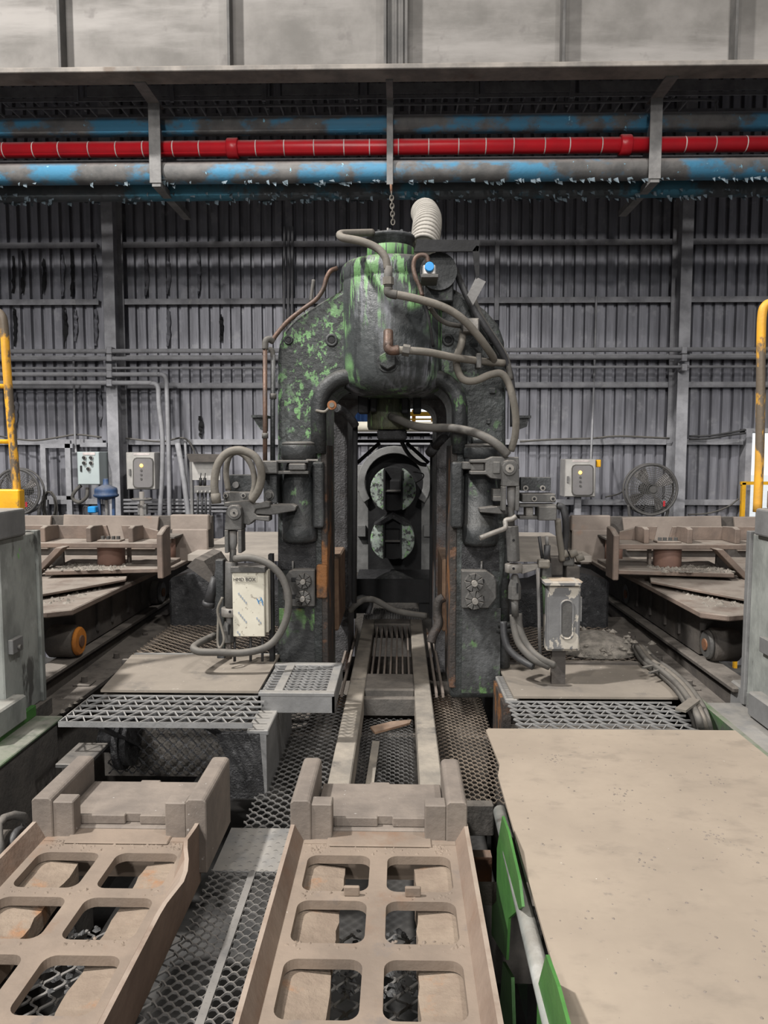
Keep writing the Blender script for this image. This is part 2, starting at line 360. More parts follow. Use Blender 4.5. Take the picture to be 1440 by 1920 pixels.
while x < 13.3:
    n = 5; a, b = x, x + n * PIT; segs = []
    for k in range(n):                                    # split at the openings
        c = a + (k + .5) * PIT; z0 = -1.5
        if D1[0] < c < D1[1]: z0 = D1[3]
        if D2[0] < c < D2[1]: z0 = -99
        if segs and segs[-1][2] == z0: segs[-1][1] += 1
        else: segs.append([a + k * PIT, 1, z0])
    for xx, k, z0 in segs:
        for za, zb in (((-1.5, D2[2]), (D2[3], 11)) if z0 == -99 else ((z0, 11),)): sheet(xx, k, za, zb).build('cladding_sheet', 'cladding', wall)
    x = b
# torn lining flaps hanging in the grooves on the left
r = random.Random(3)
for px_, y0, y1 in ((25, 480, 550), (43, 470, 552), (82, 485, 552), (118, 478, 556), (135, 470, 556), (178, 478, 556), (28, 578, 650), (122, 578, 650), (142, 580, 640), (180, 580, 648),
                    (275, 478, 555), (315, 475, 552), (372, 475, 552), (316, 580, 650), (415, 590, 640), (376, 780, 820), (30, 735, 800), (188, 725, 800)):
    mb = MB(); k = 12; L_, R_ = [], []
    for i in range(k + 1):
        q = P(px_, y0 + (y1 - y0) * i / k, WY - .012); ww = .012 + .030 * math.sin(math.pi * i / k) * r.uniform(.4, 1.2)
        L_.append(q + V((-.02 + r.uniform(-.012, .012), 0, 0))); R_.append(q + V((ww, -r.uniform(.0, .05), 0)))
    mb.add(L_ + R_, [(i, i + 1, k + 2 + i, k + 1 + i) for i in range(k)])
    mb.build('torn_lining_strip', 'black' if r.random() < .35 else 'cladding', wall)
gx = [-13.2, P(196, 700, 9.9).x, P(1277, 700, 9.9).x, 13.2]
for gy, nm in ((455, 0), (562, 1), (668, 2), (720, 3), (826, 4), (938, 5)):
    zc = P(500, gy, 9.9).z
    for i in range(3):
        if i == 2 and nm in (4, 5): spans = [(gx[2], D1[0] - .04)]
        else: spans = [(gx[i], gx[i + 1])]
        for a, b in spans:
            mb = MB(); mb.box(a + .05, b - .05, 9.90, 9.998, zc - .006, zc + .004); mb.box(a + .05, b - .05, 9.895, 9.902, zc - .055, zc + .018)
            mb.build('girt', 'wall_steel', wall)
for px_, nm in ((533, 0), (541, 0), (548, 0)):
    MB().cyl(P(px_, 425, 9.85), P(px_ - 1, 640, 9.85), .016, n=8).build('riser_pipe', 'conduit', wall)
MB().pbox(928, 452, 936, 600, 9.86, .06).build('mullion_post', 'wall_steel', wall)
# columns
for a, b, lab in ((198, 219, 'tall grey steel column beside the pale grey control cabinet'), (1271, 1292, 'tall grey steel column behind the caged fan on the right')):
    t = thing('steel_column', lab, 'column', 'steel columns of the back wall', kind='structure')
    xa, xb = P(a, 700, 9.55).x, P(b, 700, 9.55).x
    MB().box(xa, xb, 9.55, 9.565, -1.5, 10.9).build('flange', 'wall_steel', t)
    MB().box(xa, xb, 9.865, 9.88, -1.5, 10.9).build('flange', 'wall_steel', t)
    xm = (xa + xb) / 2; MB().box(xm - .006, xm + .006, 9.565, 9.865, -1.5, 10.9).build('web', 'wall_steel', t)
# doorway on the right
dr = thing('door_1', 'bright open doorway in the grey wall at far right', None, kind='structure')
MB().box(D1[0] - .07, D1[0] + .01, 9.86, 10.1, -1.5, D1[3] + .05).build('door_frame', 'wall_steel', dr)
MB().box(D1[0] - .07, D1[1], 9.9, 10.1, D1[3], D1[3] + .06).build('lintel', 'wall_steel', dr)
dq = thing('window_1', 'bright window opening in the back wall seen beneath the mill arch', None, kind='structure')
MB().box(D2[0] - .08, D2[0], 9.86, 10.1, D2[2] - .06, D2[3] + .06).build('window_frame', 'wall_steel', dq)
MB().box(D2[1], D2[1] + .08, 9.86, 10.1, D2[2] - .06, D2[3] + .06).build('window_frame', 'wall_steel', dq)
MB().box(D2[0], D2[1], 9.88, 10.1, D2[3], D2[3] + .06).build('window_frame', 'wall_steel', dq); MB().box(D2[0], D2[1], 9.85, 10.1, D2[2] - .06, D2[2]).build('window_sill', 'wall_steel', dq)
# yellow barrier in the doorway
t = thing('yellow_barrier', 'yellow tubular barrier standing in the bright doorway', 'barrier')
a = P(1393, 905, 9.7); MB().pbox(1390, 905, 1397, 1010, 9.7, .05).build('post', 'yellow', t); MB().pbox(1390, 903, 1470, 909, 9.7, .04).build('rail', 'yellow', t)
MB().box(a.x - .02, a.x + .02, 9.7, 9.75, -1.5, P(1393, 1000, 9.7).z).build('post', 'yellow', t)
MB().box(P(1466, 905, 9.7).x, P(1470, 905, 9.7).x, 9.7, 9.75, -1.5, a.z).build('post', 'yellow', t)
# things seen through the arch: yellow railing and blue sheet outdoors
t = thing('yellow_guard_railing', 'yellow guard railing outdoors glimpsed beneath the mill arch', 'railing')
for yy, hh in ((776, 4), (786, 1.5)): MB().pbox(745, yy - hh, 840, yy + hh, 12.0, .05).build('rail', 'yellow', t)
for xx in (776, 812, 836):
    a = P(xx, 768, 12.05); MB().box(a.x - .03, a.x + .03, 12.05, 12.11, -1.55, a.z).build('post', 'yellow', t)
a = P(640, 762, 12.4); b = P(692, 800, 12.4)
t = thing('blue_container', 'blue sheet metal container outdoors glimpsed beneath the mill arch', 'container')
MB().box(a.x, b.x, 12.4, 13.2, -1.55, a.z).build('body', 'blue_sheet', t)
for k in range(6): MB().box(a.x + .03 + k * .07, a.x + .05 + k * .07, 12.37, 12.4, -1.5, a.z - .04).build('rib', 'blue_sheet', t)
# ================================================================== overhead
GZ = P(720, 121, 6.8).z
t = thing('crane_girder', 'huge dusty grey plate girder spanning the top of the hall', 'girder')
xs_ = [-600, 110, 428, 722, 762, 1058, 1382, 2000]
X_ = [P(q, 60, 6.97).x for q in xs_]
for i in range(7):
    if i == 3: MB().box(X_[3], X_[4], 6.85, 6.95, GZ, GZ + 3.9).build('splice_post', 'girder_dark', t)
    else: MB().box(X_[i], X_[i + 1], 6.93, 6.95, GZ, GZ + 3.9).build('web_panel', 'girder', t)  # web carried extra tall, out of view, to keep lamp light off the wall
for q in xs_[1:-1]:
    xx = P(q, 60, 6.8).x; MB().box(xx - .012, xx + .012, 6.80, 6.935, GZ, GZ + 3.9).build('stiffener', 'girder_dark', t, bev=.003)
for q in (729, 742, 754):
    xx = P(q, 60, 6.84).x; MB().box(xx - .008, xx + .008, 6.835, 6.87, GZ, GZ + 3.9).build('stiffener', 'girder_dark', t)
MB().box(X_[0], X_[-1], 6.78, 7.02, GZ - .045, GZ).build('bottom_flange', 'flange', t, bev=.006)
MB().box(X_[0], X_[-1], 6.78, 7.02, GZ + 3.9, GZ + 3.95).build('top_flange', 'flange', t)
# cable ladder
t = thing('cable_ladder', 'dark steel cable ladder with rungs hanging above the pipes', 'cable ladder')
zc = P(300, 170, 8.0).z
for a, b in ((-200, 118), (140, 300), (310, 484), (520, 668), (690, 900), (915, 1085), (1100, 1500)):
    MB().box(P(a, 170, 7.7).x, P(b, 170, 7.7).x, 8.0, 8.015, zc - .05, zc + .05).build('side_rail', 'wall_steel', t)
MB().box(P(-200, 170, 7.72).x, P(1500, 170, 7.72).x, 8.02, 8.035, zc - .09, zc - .055).build('rear_rail', 'wall_steel', t)
MB().box(P(-200, 170, 8.1).x, P(1500, 170, 8.1).x, 8.4, 8.415, zc - .09, zc - .055).build('rear_rail', 'wall_steel', t)
for k in range(44):
    xx = P(-60, 170, 7.7).x + k * .17; MB().box(xx - .008, xx + .008, 8.03, 8.4, zc - .085, zc - .065).build('rung', 'conduit', t)
for q in (118, 305, 484, 664, 900, 1085, 1270):
    xx = P(q, 170, 7.68).x; MB().box(xx - .018, xx + .018, 7.97, 8.0, zc - .12, zc + .07).build('hanger_clip', 'wall_steel', t); MB().box(xx - .012, xx + .012, 8.2, 8.23, zc - .1, zc + 2.5).build('drop_rod', 'wall_steel', t)
a = P(0, 203, 7.75); rod('conduit_pipe', [P(10, 204, 8.1), P(300, 200, 8.1), P(700, 196, 8.1), P(1100, 192, 8.1), P(1320, 187, 8.1), P(1342, 196, 8.1), P(1343, 212, 8.1)], .014, 'conduit', 'thin grey conduit running just below the cable ladder', 'conduit')
# pipes
def hpipe(y, Y, r, m, x0=-300, x1=1750, yr=None):
    a = P(x0, y, Y); z = P(720, y, Y).z; return MB().cyl((P(x0, y, Y).x, Y, z), (P(x1, y, Y).x, Y, z), r, n=28), z
mb, z1 = hpipe(234, 7.6, .088, 'blue_pipe')
tag(mb.build('blue_pipe', 'blue_pipe'), 'blue painted pipe thick with dust, above the red pipe', 'pipe')
mb, z2 = hpipe(276, 7.5, .073, 'red_pipe')
t = thing('red_pipe', 'bright red fire pipe with thin white bands and couplings', 'pipe')
mb.build('pipe_run', 'red_pipe', t)
for k in range(42):
    xx = P(-40, 276, 7.5).x + k * .275 + random.uniform(-.02, .02); MB().cyl((xx - .005, 7.5, z2), (xx + .005, 7.5, z2), .0745, n=24).build('band', 'white_band', t)
for q in (437, 1172):
    xx = P(q, 276, 7.5).x; MB().cyl((xx - .055, 7.5, z2), (xx + .055, 7.5, z2), .095, n=24).build('coupling', 'red_pipe', t, bev=.008)
mb, z3 = hpipe(322, 7.48, .099, 'blue_pipe')
tag(mb.build('blue_pipe', 'blue_pipe'), 'blue pipe with peeling paint directly beneath the red pipe', 'pipe')
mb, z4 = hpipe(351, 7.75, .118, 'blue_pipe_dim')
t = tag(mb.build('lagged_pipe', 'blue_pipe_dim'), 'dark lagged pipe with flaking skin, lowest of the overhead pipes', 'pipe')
fl = MB(); r = random.Random(5)
for k in range(420):
    xx = P(-100, 351, 8.3).x + r.random() * 9.5; th = math.radians(r.uniform(215, 330)); R_ = .121
    y_, z_ = 7.75 + R_ * math.cos(th), z4 + R_ * math.sin(th)
    if k % 3 == 0: y_, z_ = 7.48 + .102 * math.cos(math.radians(r.uniform(235, 280))), z3 - .097
    w_, h_ = r.uniform(.01, .035), r.uniform(.015, .05)
    fl.add([(xx - w_, y_ - .004, z_), (xx + w_ * r.uniform(.3, 1), y_ - .006, z_ + .01), (xx + w_ * r.uniform(.2, 1), y_ - .016, z_ - h_), (xx - w_ * r.uniform(.2, 1), y_ - .02, z_ - h_ * .7)], [(0, 1, 2, 3)])
o = fl.build('paint_flakes', 'blue_pipe_dim', t); o['kind'] = 'stuff'; o.data.materials.clear()
mat('flakes', (.16, .20, .23), (.05, .07, .08), 18, .8, bump=0); o.data.materials.append(M['flakes'])
z = P(720, 301, 7.8).z
tag(MB().box(-6, 6, 7.8, 7.86, z - .035, z + .03).build('support_channel', 'wall_steel'), 'thin grey steel channel between red pipe and lower blue pipe', 'channel')
# hangers with arms running back under the pipes
for x0, x1, y0, y1, lab, arm in ((278, 300, 136, 343, 'grey vertical pipe hanger left of the mill stand with bracket arm', 1), (725, 737, 137, 346, 'slim grey pipe hanger above the stand holding a chain', 0), (1219, 1242, 132, 335, 'grey vertical pipe hanger right of the mill stand with bracket arm', 1)):
    t = thing('pipe_hanger', lab, 'hanger', 'pipe hangers under the girder')
    xa, xb = P(x0, 240, 7.35).x, P(x1, 240, 7.35).x; zt = GZ - .05; zb = P(x0, y1, 7.35).z
    MB().box(xa, xb, 7.35, 7.362, zb, zt).build('front_flange', 'steel_grey', t, bev=.003)
    MB().box((xa + xb) / 2 - .005, (xa + xb) / 2 + .005, 7.362, 7.46, zb, zt).build('web', 'steel_grey', t)
    MB().box(xa, xb, 6.96, 7.48, GZ - .057, GZ - .045).build('top_plate', 'steel_grey', t)
    if arm:
        MB().box(xa + .02, xb - .01, 7.36, 8.4, zb - .03, zb + .03).build('bracket_arm', 'steel_grey', t)
        MB().bar(((xa + xb) / 2, 7.46, zb + .6), ((xa + xb) / 2, 7.9, zb + .02), .03, .05).build('gusset', 'wall_steel', t)
t = thing('lifting_chain', 'short rusty chain hanging from the middle pipe hanger', 'chain')
MB().tube([P(733, 346, 7.33), P(734, 362, 7.33)], .012, 8).build('shackle', 'rust', t)
for k in range(8):
    c = P(734 + k * .4, 364 + k * 7.5, 7.33); a = V((1, 0, 0)) if k % 2 else V((0, 1, 0))
    MB().tube([c + a * .018 * math.cos(q * .785) + V((0, 0, .028 * math.sin(q * .785))) for q in range(8)], .006, 6, False, closed=True).build('link', 'hose_pale', t)
# ================================================================== wall services
YC = 9.45
for y, r_, x0, x1, lab in ((657, .028, -260, 1700, 'topmost long grey conduit along the back wall'), (671, .026, -260, 1700, 'second long grey conduit from the top on the back wall'), (689, .016, -260, 1700, 'thinnest long grey conduit along the back wall')):
    z = P(720, y, YC).z; tag(MB().cyl((P(x0, y, YC).x, YC, z), (P(x1, y, YC).x, YC, z), r_, n=12).build('wall_conduit', 'conduit'), lab, 'conduit', 'wall conduits')
rod('wall_conduit', [P(-200, 702, YC), P(250, 702, YC), P(296, 702, YC), P(308, 705, YC), P(312, 716, YC), P(313, 740, YC), P(316, 840, YC - .05), P(318, 985, YC - .1)], .028, 'conduit', 'grey conduit bending down to the right of its twin left of the stand', 'conduit', 'wall conduits')
rod('wall_conduit', [P(-200, 718, YC), P(235, 718, YC), P(282, 719, YC), P(293, 722, YC), P(297, 732, YC), P(298, 760, YC), P(305, 840, YC - .05), P(299, 985, YC - .12)], .030, 'conduit', 'lowest grey conduit bending down beside the stainless cabinet on the left', 'conduit', 'wall conduits')
for xx in (204, 1284):
    t = thing('pipe_clamp', 'stacked pipe clamps on the %s steel column' % ('left' if xx < 700 else 'right'), 'clamp', 'conduit clamps')
    for y in (657, 671, 689) + ((702, 718) if xx < 700 else ()):
        MB().pbox(xx - 5, y - 7, xx + 5, y + 6, YC - .04, .14).build('clamp', 'wall_steel', t, bev=.006)
rod('drop_conduit', [P(138, 667, 9.7), P(139, 740, 9.7), P(141, 830, 9.7), P(143, 850, 9.6)], .014, 'conduit', 'thin vertical conduit dropping to the pale grey control cabinet', 'conduit')
rod('drop_conduit', [P(1118, 556, 9.87), P(1116, 640, 9.87), P(1112, 760, 9.87), P(1108, 862, 9.4)], .014, 'conduit', 'thin vertical conduit dropping to the stainless cabinet near the fan', 'conduit')
rod('wall_cable', [P(0, 818, 9.8), P(60, 826, 9.75), P(110, 820, 9.75), P(145, 815, 9.75), P(190, 820, 9.75)], .012, 'hose', 'drooping grey cable along the wall left of the left column', 'cable')
rod('wall_cable', [P(236, 822, 9.8), P(300, 828, 9.8), P(340, 821, 9.8), P(357, 832, 9.8), P(368, 858, 9.8)], .012, 'hose', 'grey cable curving down toward the hooded valve cabinet', 'cable')
rod('wall_cable', [P(975, 828, 9.8), P(1040, 824, 9.78), P(1110, 822, 9.78), P(1160, 818, 9.78), P(1255, 822, 9.78)], .014, 'hose', 'grey cable lying along the wall girt above the right cabinet', 'cable')
for k, lab in enumerate(('upper drooping cable between right column and doorway', 'lower drooping cable between right column and doorway')):
    rod('wall_cable', [P(1292, 818 + k * 5, 9.8), P(1330, 817 + k * 5, 9.75), P(1365, 812 + k * 4, 9.75), P(1398, 806 + k * 6, 9.75)], .014, 'hose_black', lab, 'cable')
rod('wall_cable', [P(1135, 932, 9.7), P(1160, 926, 9.7), P(1175, 915, 9.6)], .009, 'hose', 'thin cable from the right cabinet to the caged fan', 'cable')
rod('wall_cable', [P(1290, 965, 9.7), P(1330, 962, 9.7), P(1365, 950, 9.7), P(1385, 935, 9.7)], .010, 'hose', 'sagging cable beside the yellow barrier', 'cable')
# control cabinets
def cabinet(name, lab, x0, y0, x1, y1, Y, d, m):
    t = thing(name, lab, 'cabinet'); MB().pbox(x0, y0, x1, y1, Y + .02, d).build('body', m, t, bev=.006)
    MB().pbox(x0 + 1, y0 + 1, x1 - 1, y1 - 1, Y, .022).build('door', m, t, bev=.005); return t
t = cabinet('control_cabinet', 'pale grey control cabinet with push buttons by the left column', 145, 847, 187, 909, 9.3, .3, 'cabinet_pale')
MB().pbox(155, 848, 178, 853, 9.292, .01).build('name_strip', 'white_band', t)
for bx_, by_ in ((158, 858), (171, 858), (158, 868), (171, 868), (166, 879)):
    p = P(bx_, by_, 9.29); b_ = MB().cyl(p, p - V((0, .03, 0)), .018, n=14).build('push_button', 'ink', t); MB().cyl(p - V((0, .0, 0)), p - V((0, .008, 0)), .026, n=14).build('bezel', 'stainless', b_)
MB().pbox(150, 873, 153, 884, 9.285, .02).build('handle', 'ink', t)
def lamp_cabinet(lab, x0, y0, x1, y1, lx, ly):
    t = cabinet('stainless_cabinet', lab, x0, y0, x1, y1, 9.25, .28, 'stainless')
    w_, h_ = x1 - x0, y1 - y0; a, b, c, d = x0 + w_ * .26, y0 + h_ * .17, x1 - w_ * .10, y1 - h_ * .06
    def rr(a, b, c, d, q): return [(a + q, b), (c - q, b), (c - .3 * q, b + .3 * q), (c, b + q), (c, d - q), (c - .3 * q, d - .3 * q), (c - q, d), (a + q, d), (a + .3 * q, d - .3 * q), (a, d - q), (a, b + q), (a + .3 * q, b + .3 * q)]
    MB().pprism(rr(a - 2, b - 2, c + 2, d + 2, 7), 9.235, .02).build('window_seal', 'hose', t)
    MB().pprism(rr(a, b, c, d, 6), 9.228, .02).build('window_pane', 'window_grey', t)
    MB().pbox(x0 + w_ * .25, y0 + 2, x1 - w_ * .2, y0 + 5, 9.245, .01).build('name_strip', 'white_band', t)
    p = P(lx, ly, 9.226); MB().sphere(p, .022, 12, (1, .6, 1)).build('indicator_lamp', 'amber_lamp', t)
    for k in range(3):
        p = P(lx, ly + (9 + k * 8), 9.226); MB().cyl(p + V((0, .01, 0)), p - V((0, .008, 0)), .014, n=12).build('indicator_lamp', 'fan_grey', t)
    MB().pbox(x0 + w_ * .08, y0 + h_ * .45, x0 + w_ * .14, y0 + h_ * .62, 9.225, .03).build('latch', 'steel_grey', t)
    return t
lamp_cabinet('stainless cabinet with amber lamp, left of the mill stand', 237, 848, 291, 918, 265, 873)
t = lamp_cabinet('stainless cabinet with amber lamp, right of the mill stand', 1059, 861, 1117, 932, 1088, 886)
MB().pbox(1119, 862, 1127, 876, 9.3, .06).build('beacon', 'yellow', t, bev=.006)
MB().box(P(1078, 932, 9.4).x, P(1090, 932, 9.4).x, 9.4, 9.46, -1.5, P(1080, 931, 9.4).z).build('stand_leg', 'wall_steel', t)
# caged fans
def fan(lab, cx, cy, rpx, Y, base_z=-1.5):
    t = thing('drum_fan', lab, 'fan', 'caged floor fans'); c = P(cx, cy, Y); R_ = rpx / F * Y
    circ = lambda rr, y, n=36: [c + V((rr * math.cos(2 * math.pi * k / n), y, rr * math.sin(2 * math.pi * k / n))) for k in range(n)]
    MB().tube(circ(R_, 0), .016, 8, False, closed=True).build('cage_rim', 'fan_grey', t)
    MB().tube(circ(R_, .12), .014, 8, False, closed=True).build('cage_rim', 'fan_grey', t)
    g = MB()
    for q in range(1, 14): g.tube(circ(R_ * q / 14, -.05 * math.cos(q / 14 * 1.57)), .004, 4, False, closed=True)
    for q in range(40):
        a_ = 2 * math.pi * q / 40; g.tube([c + V((R_ * s_ * math.cos(a_), -.05 * math.cos(s_ * 1.57), R_ * s_ * math.sin(a_))) for s_ in (.12, .5, 1)], .0035, 4, False)
    o = g.build('cage_wires', 'fan_grey', t); o['kind'] = 'stuff'
    h = MB().cyl(c + V((0, -.06, 0)), c + V((0, .16, 0)), R_ * .13, n=18).build('hub', 'fan_grey', t)
    MB().cyl(c + V((0, .12, 0)), c + V((0, .30, 0)), R_ * .22, n=18).build('motor', 'fan_grey', t)
    for q in range(4):
        a_ = 2 * math.pi * q / 4 + .55; pts = []
        for s_, w_ in ((.14, .10), (.45, .26), (.8, .30), (.90, .22)):
            for sg in (-1, 1):
                aa = a_ + sg * w_; pts.append(c + V((R_ * s_ * math.cos(aa), .05 + sg * .035, R_ * s_ * math.sin(aa))))
        MB().add(pts, [(0, 2, 3, 1), (2, 4, 5, 3), (4, 6, 7, 5)], True).build('blade', 'fan_blade', t)
    MB().tube([c + V((-R_ * .8, .1, -R_ * .62)), c + V((-R_ * .6, .1, -R_ * 1.2)), c + V((R_ * .6, .1, -R_ * 1.2)), c + V((R_ * .8, .1, -R_ * .62))], .02, 8).build('yoke', 'fan_grey', t)
    MB().cyl((c.x, c.y + .1, base_z), c + V((0, .1, -R_ * 1.1)), .03, n=12).build('pole', 'fan_grey', t)
    MB().lathe([(.26, 0), (.26, .03), (.05, .06)], (c.x, c.y + .1, base_z), 24).build('base', 'fan_grey', t)
    MB().box(c.x + R_ * .42, c.x + R_ * .5, c.y - .04, c.y - .035, c.z - R_ * .66, c.z - R_ * .44).build('tag', 'red_tag', t)
fan('black caged drum fan beside the right steel column', 1222, 918, 47, 9.0)
fan('black caged drum fan half hidden behind the yellow ladder', 32, 922, 43, 9.0)
# frame, coil, valve, hooded cabinet
t = thing('steel_rack', 'empty grey steel frame fixed to the wall beside the pale control cabinet', 'rack')
MB().pbox(75, 832, 136, 840, 9.6, .06).build('top_bar', 'wall_steel', t); MB().pbox(75, 930, 136, 937, 9.6, .06).build('bottom_bar', 'wall_steel', t)
MB().pbox(78, 840, 88, 1010, 9.6, .05).build('post', 'wall_steel', t); MB().pbox(124, 826, 134, 1010, 9.6, .05).build('post', 'wall_steel', t)
MB().pbox(150, 830, 200, 838, 9.65, .06).build('side_bar', 'wall_steel', t)
t = thing('cable_coil', 'coil of grey cable hanging below the steel frame', 'cable')
r = random.Random(9)
for k in range(6):
    c = P(92 + r.uniform(-2, 2), 930, 9.45 - k * .02); w_, h_ = r.uniform(.07, .13), r.uniform(.16, .24)
    MB().tube([c + V((w_ * math.cos(q * .628), 0, -h_ * .7 + h_ * math.sin(q * .628))) for q in range(10)], .010, 6, False, closed=True).build('loop', 'hose', t)
rod('wall_cable', [P(152, 910, 9.4), P(140, 922, 9.35), P(136, 934, 9.35), P(148, 942, 9.35), P(162, 932, 9.35), P(164, 915, 9.4)], .022, 'hose', 'thick grey cable looping under the pale control cabinet', 'cable')
t = thing('blue_valve_actuator', 'dusty blue diaphragm valve actuator behind the left carriage', 'valve')
c = P(199, 925, 8.4); k_ = 8.4 / F
MB().lathe([(4 * k_, 28 * k_), (5 * k_, 26 * k_), (5.5 * k_, 17 * k_), (9 * k_, 15 * k_), (20 * k_, 10 * k_), (21 * k_, 5 * k_), (21 * k_, -1 * k_), (23 * k_, -2 * k_), (23 * k_, -5 * k_), (20 * k_, -7 * k_), (6 * k_, -12 * k_)][::-1], c, 28).build('diaphragm_case', 'valve_blue', t)
for sx in (-1, 1): MB().bar(c + V((sx * 14 * k_, 0, -8 * k_)), c + V((sx * 13 * k_, 0, -60 * k_)), 5 * k_, 5 * k_).build('yoke_leg', 'valve_blue', t)
MB().cyl(c + V((0, 0, -8 * k_)), c + V((0, 0, -70 * k_)), 3 * k_, n=10).build('stem', 'steel_grey', t)
MB().box(c.x - 30 * k_, c.x - 15 * k_, 8.3, 8.42, c.z - 36 * k_, c.z - 24 * k_).build('positioner', 'blue_plastic', t, bev=.01)
MB().cyl((c.x, 8.4, -1.5), c + V((0, 0, -58 * k_)), 16 * k_, n=18).build('valve_body', 'valve_blue', t)
MB().tube([c + V((-28 * k_, -.05, -28 * k_)), c + V((-38 * k_, -.05, -24 * k_)), c + V((-41 * k_, -.05, -32 * k_)), c + V((-36 * k_, -.05, -50 * k_))], .008, 6).build('tube', 'hose_black', t)
t = thing('handwheel_valve', 'small handwheel valve below the left stainless cabinet', 'valve')
c = P(266, 936, 8.8)
MB().tube([c + V((.11 * math.cos(q * .5236), .11 * math.sin(q * .5236), 0)) for q in range(12)], .012, 6, False, closed=True).build('handwheel', 'steel_grey', t)
for q in range(3): MB().cyl(c, c + V((.11 * math.cos(q * 2.09), .11 * math.sin(q * 2.09), 0)), .008, n=6).build('spoke', 'steel_grey', t)
MB().cyl(c + V((0, 0, .09)), (c.x, c.y, -1.5), .03, n=12).build('stem', 'steel_grey', t)
MB().pbox(258, 945, 274, 965, 8.78, .06).build('bonnet', 'steel_grey', t)
rod('leaning_pipe', [P(333, 832, 9.3), P(345, 900, 9.2), P(356, 985, 9.1), P(372, 1100, 8.85), V((P(385, 1100, 8.8).x, 8.7, -1.5))], .034, 'conduit', 'stout grey pipe leaning against the wall beside the hooded cabinet', 'pipe', straight=True)
rod('drop_conduit', [P(347, 825, 9.87), P(350, 900, 9.87), P(353, 1010, 9.87), V((P(354, 1010, 9.87).x, 9.87, -1.5))], .018, 'conduit', 'thin vertical pipe next to the stout leaning pipe', 'conduit', straight=True)
t = thing('hooded_valve_cabinet', 'hooded cabinet with hydraulic lever valves left of the stand', 'cabinet')
MB().pbox(360, 862, 412, 900, 8.9, .03).build('back_plate', 'stainless', t)
MB().prism([P(349, 851, 8.75), P(412, 852, 8.75), P(408, 866, 8.75), P(356, 866, 8.75)], (0, .25, 0)).build('hood', 'carriage_dark', t)
MB().box(P(355, 866, 8.9).x, P(360, 866, 8.9).x, 8.9, 8.95, -1.5, P(355, 866, 8.9).z).build('side_post', 'steel_grey', t)
MB().pbox(364, 911, 398, 925, 8.78, .1).build('valve_block', 'steel_grey', t, bev=.005)
for q in (376, 384): MB().cyl(P(q, 911, 8.8), P(q, 896, 8.8), .018, n=10).build('valve_cap', 'ink', t); MB().cyl(P(q, 896, 8.8), P(q + 1, 887, 8.8), .006, n=6).build('lever', 'ink', t)
for q in (371, 379, 386, 394):
    p = P(q, 921, 8.775); MB().cyl(p, p - V((0, .015, 0)), .010, n=8).build('bolt', 'stainless', t); MB().cyl(P(q, 925, 8.83), P(q, 990, 8.83), .013, n=8).build('hose', 'hose_black', t)
for k in range(4):
    z = P(300, 938 + k * 7, 9.6).z; tag(MB().cyl((P(232, 940, 9.6).x, 9.6, z), (P(470, 940, 9.6).x, 9.6, z), .018, n=8).build('wall_conduit', 'conduit'), '%s of four thin conduits low on the wall behind the valves' % ('topmost', 'second from top', 'third from top', 'lowest')[k], 'conduit', 'low conduits under the left cabinet')
# ================================================================== the mill stand
PY = 4.3
stand = thing('mill_stand', 'massive grimy green rolling mill stand with an arched opening', 'machine')
def arch(x0, x1, yt, yb, rad, Y, n=7):
    """inverted U of points, left foot first, in world space at depth Y"""
    zt, zb = P(730, yt, Y).z, P(730, yb, Y).z; a, b = P(x0, 900, Y).x, P(x1, 900, Y).x; r_ = rad / F * Y; out = [V((a, Y, zb))]
    for k in range(n + 1):
        t = math.pi - k / n * math.pi / 2; out.append(V((a + r_ + r_ * math.cos(t), Y, zt - r_ + r_ * math.sin(t))))
    for k in range(n + 1):
        t = math.pi / 2 - k / n * math.pi / 2; out.append(V((b - r_ + r_ * math.cos(t), Y, zt - r_ + r_ * math.sin(t))))
    out.append(V((b, Y, zb))); return out
outer = [(520, 1310), (520, 668), (523, 645), (532, 620), (550, 598), (580, 577), (612, 560), (638, 545), (648, 520), (655, 497), (818, 497), (828, 520), (850, 540), (880, 558), (912, 582), (935, 608), (946, 640), (949, 700), (949, 1060), (940, 1100), (936, 1310)]
inn = arch(612, 847, 722, 1310, 46, PY)
poly = [P(x, y, PY) for x, y in outer] + inn[::-1]
MB().prism(poly, (0, .55, 0)).build('front_housing', 'press_left', stand, bev=.025, seg=3)
# thick rounded lip round the opening
lip = arch(598, 861, 706, 850, 58, PY - .005, 9)
MB().tube(lip, .045, 12, False).build('opening_lip', 'press', stand)
# worn rusty edges on the inner faces of the legs
MB().pbox(603, 835, 614, 1300, PY - .012, .4).build('wear_strip', 'rust_edge', stand, bev=.004)
MB().pbox(844, 835, 856, 1290, PY - .012, .4).build('wear_strip', 'rust_edge', stand, bev=.004)
MB().pbox(593, 1060, 613, 1122, PY - .05, .06).build('wear_block', 'rust_edge', stand, bev=.006)
# flange slabs standing proud on the legs
MB().pbox(586, 866, 606, 990, PY - .10, .12).build('leg_pad', 'press', stand, bev=.012, seg=2)
MB().pbox(847, 866, 868, 990, PY - .10, .12).build('leg_pad', 'press', stand, bev=.012, seg=2)
# rear housing and the bridge between the two
ro = [(545, 1260), (545, 690), (575, 640), (640, 600), (830, 600), (890, 640), (922, 690), (922, 1260)]
rinn = arch(652, 818, 757, 1262, 28, 5.4)
MB().prism([P(x, y, 5.4) for x, y in ro] + rinn[::-1], (0, .7, 0)).build('rear_housing', 'housing_rough', stand, bev=.02, seg=2)
bz = P(730, 722, PY).z
MB().box(P(560, 700, PY).x, P(900, 700, PY).x, 4.8, 5.45, bz - .01, bz + .35).build('bridge', 'sludge', stand)
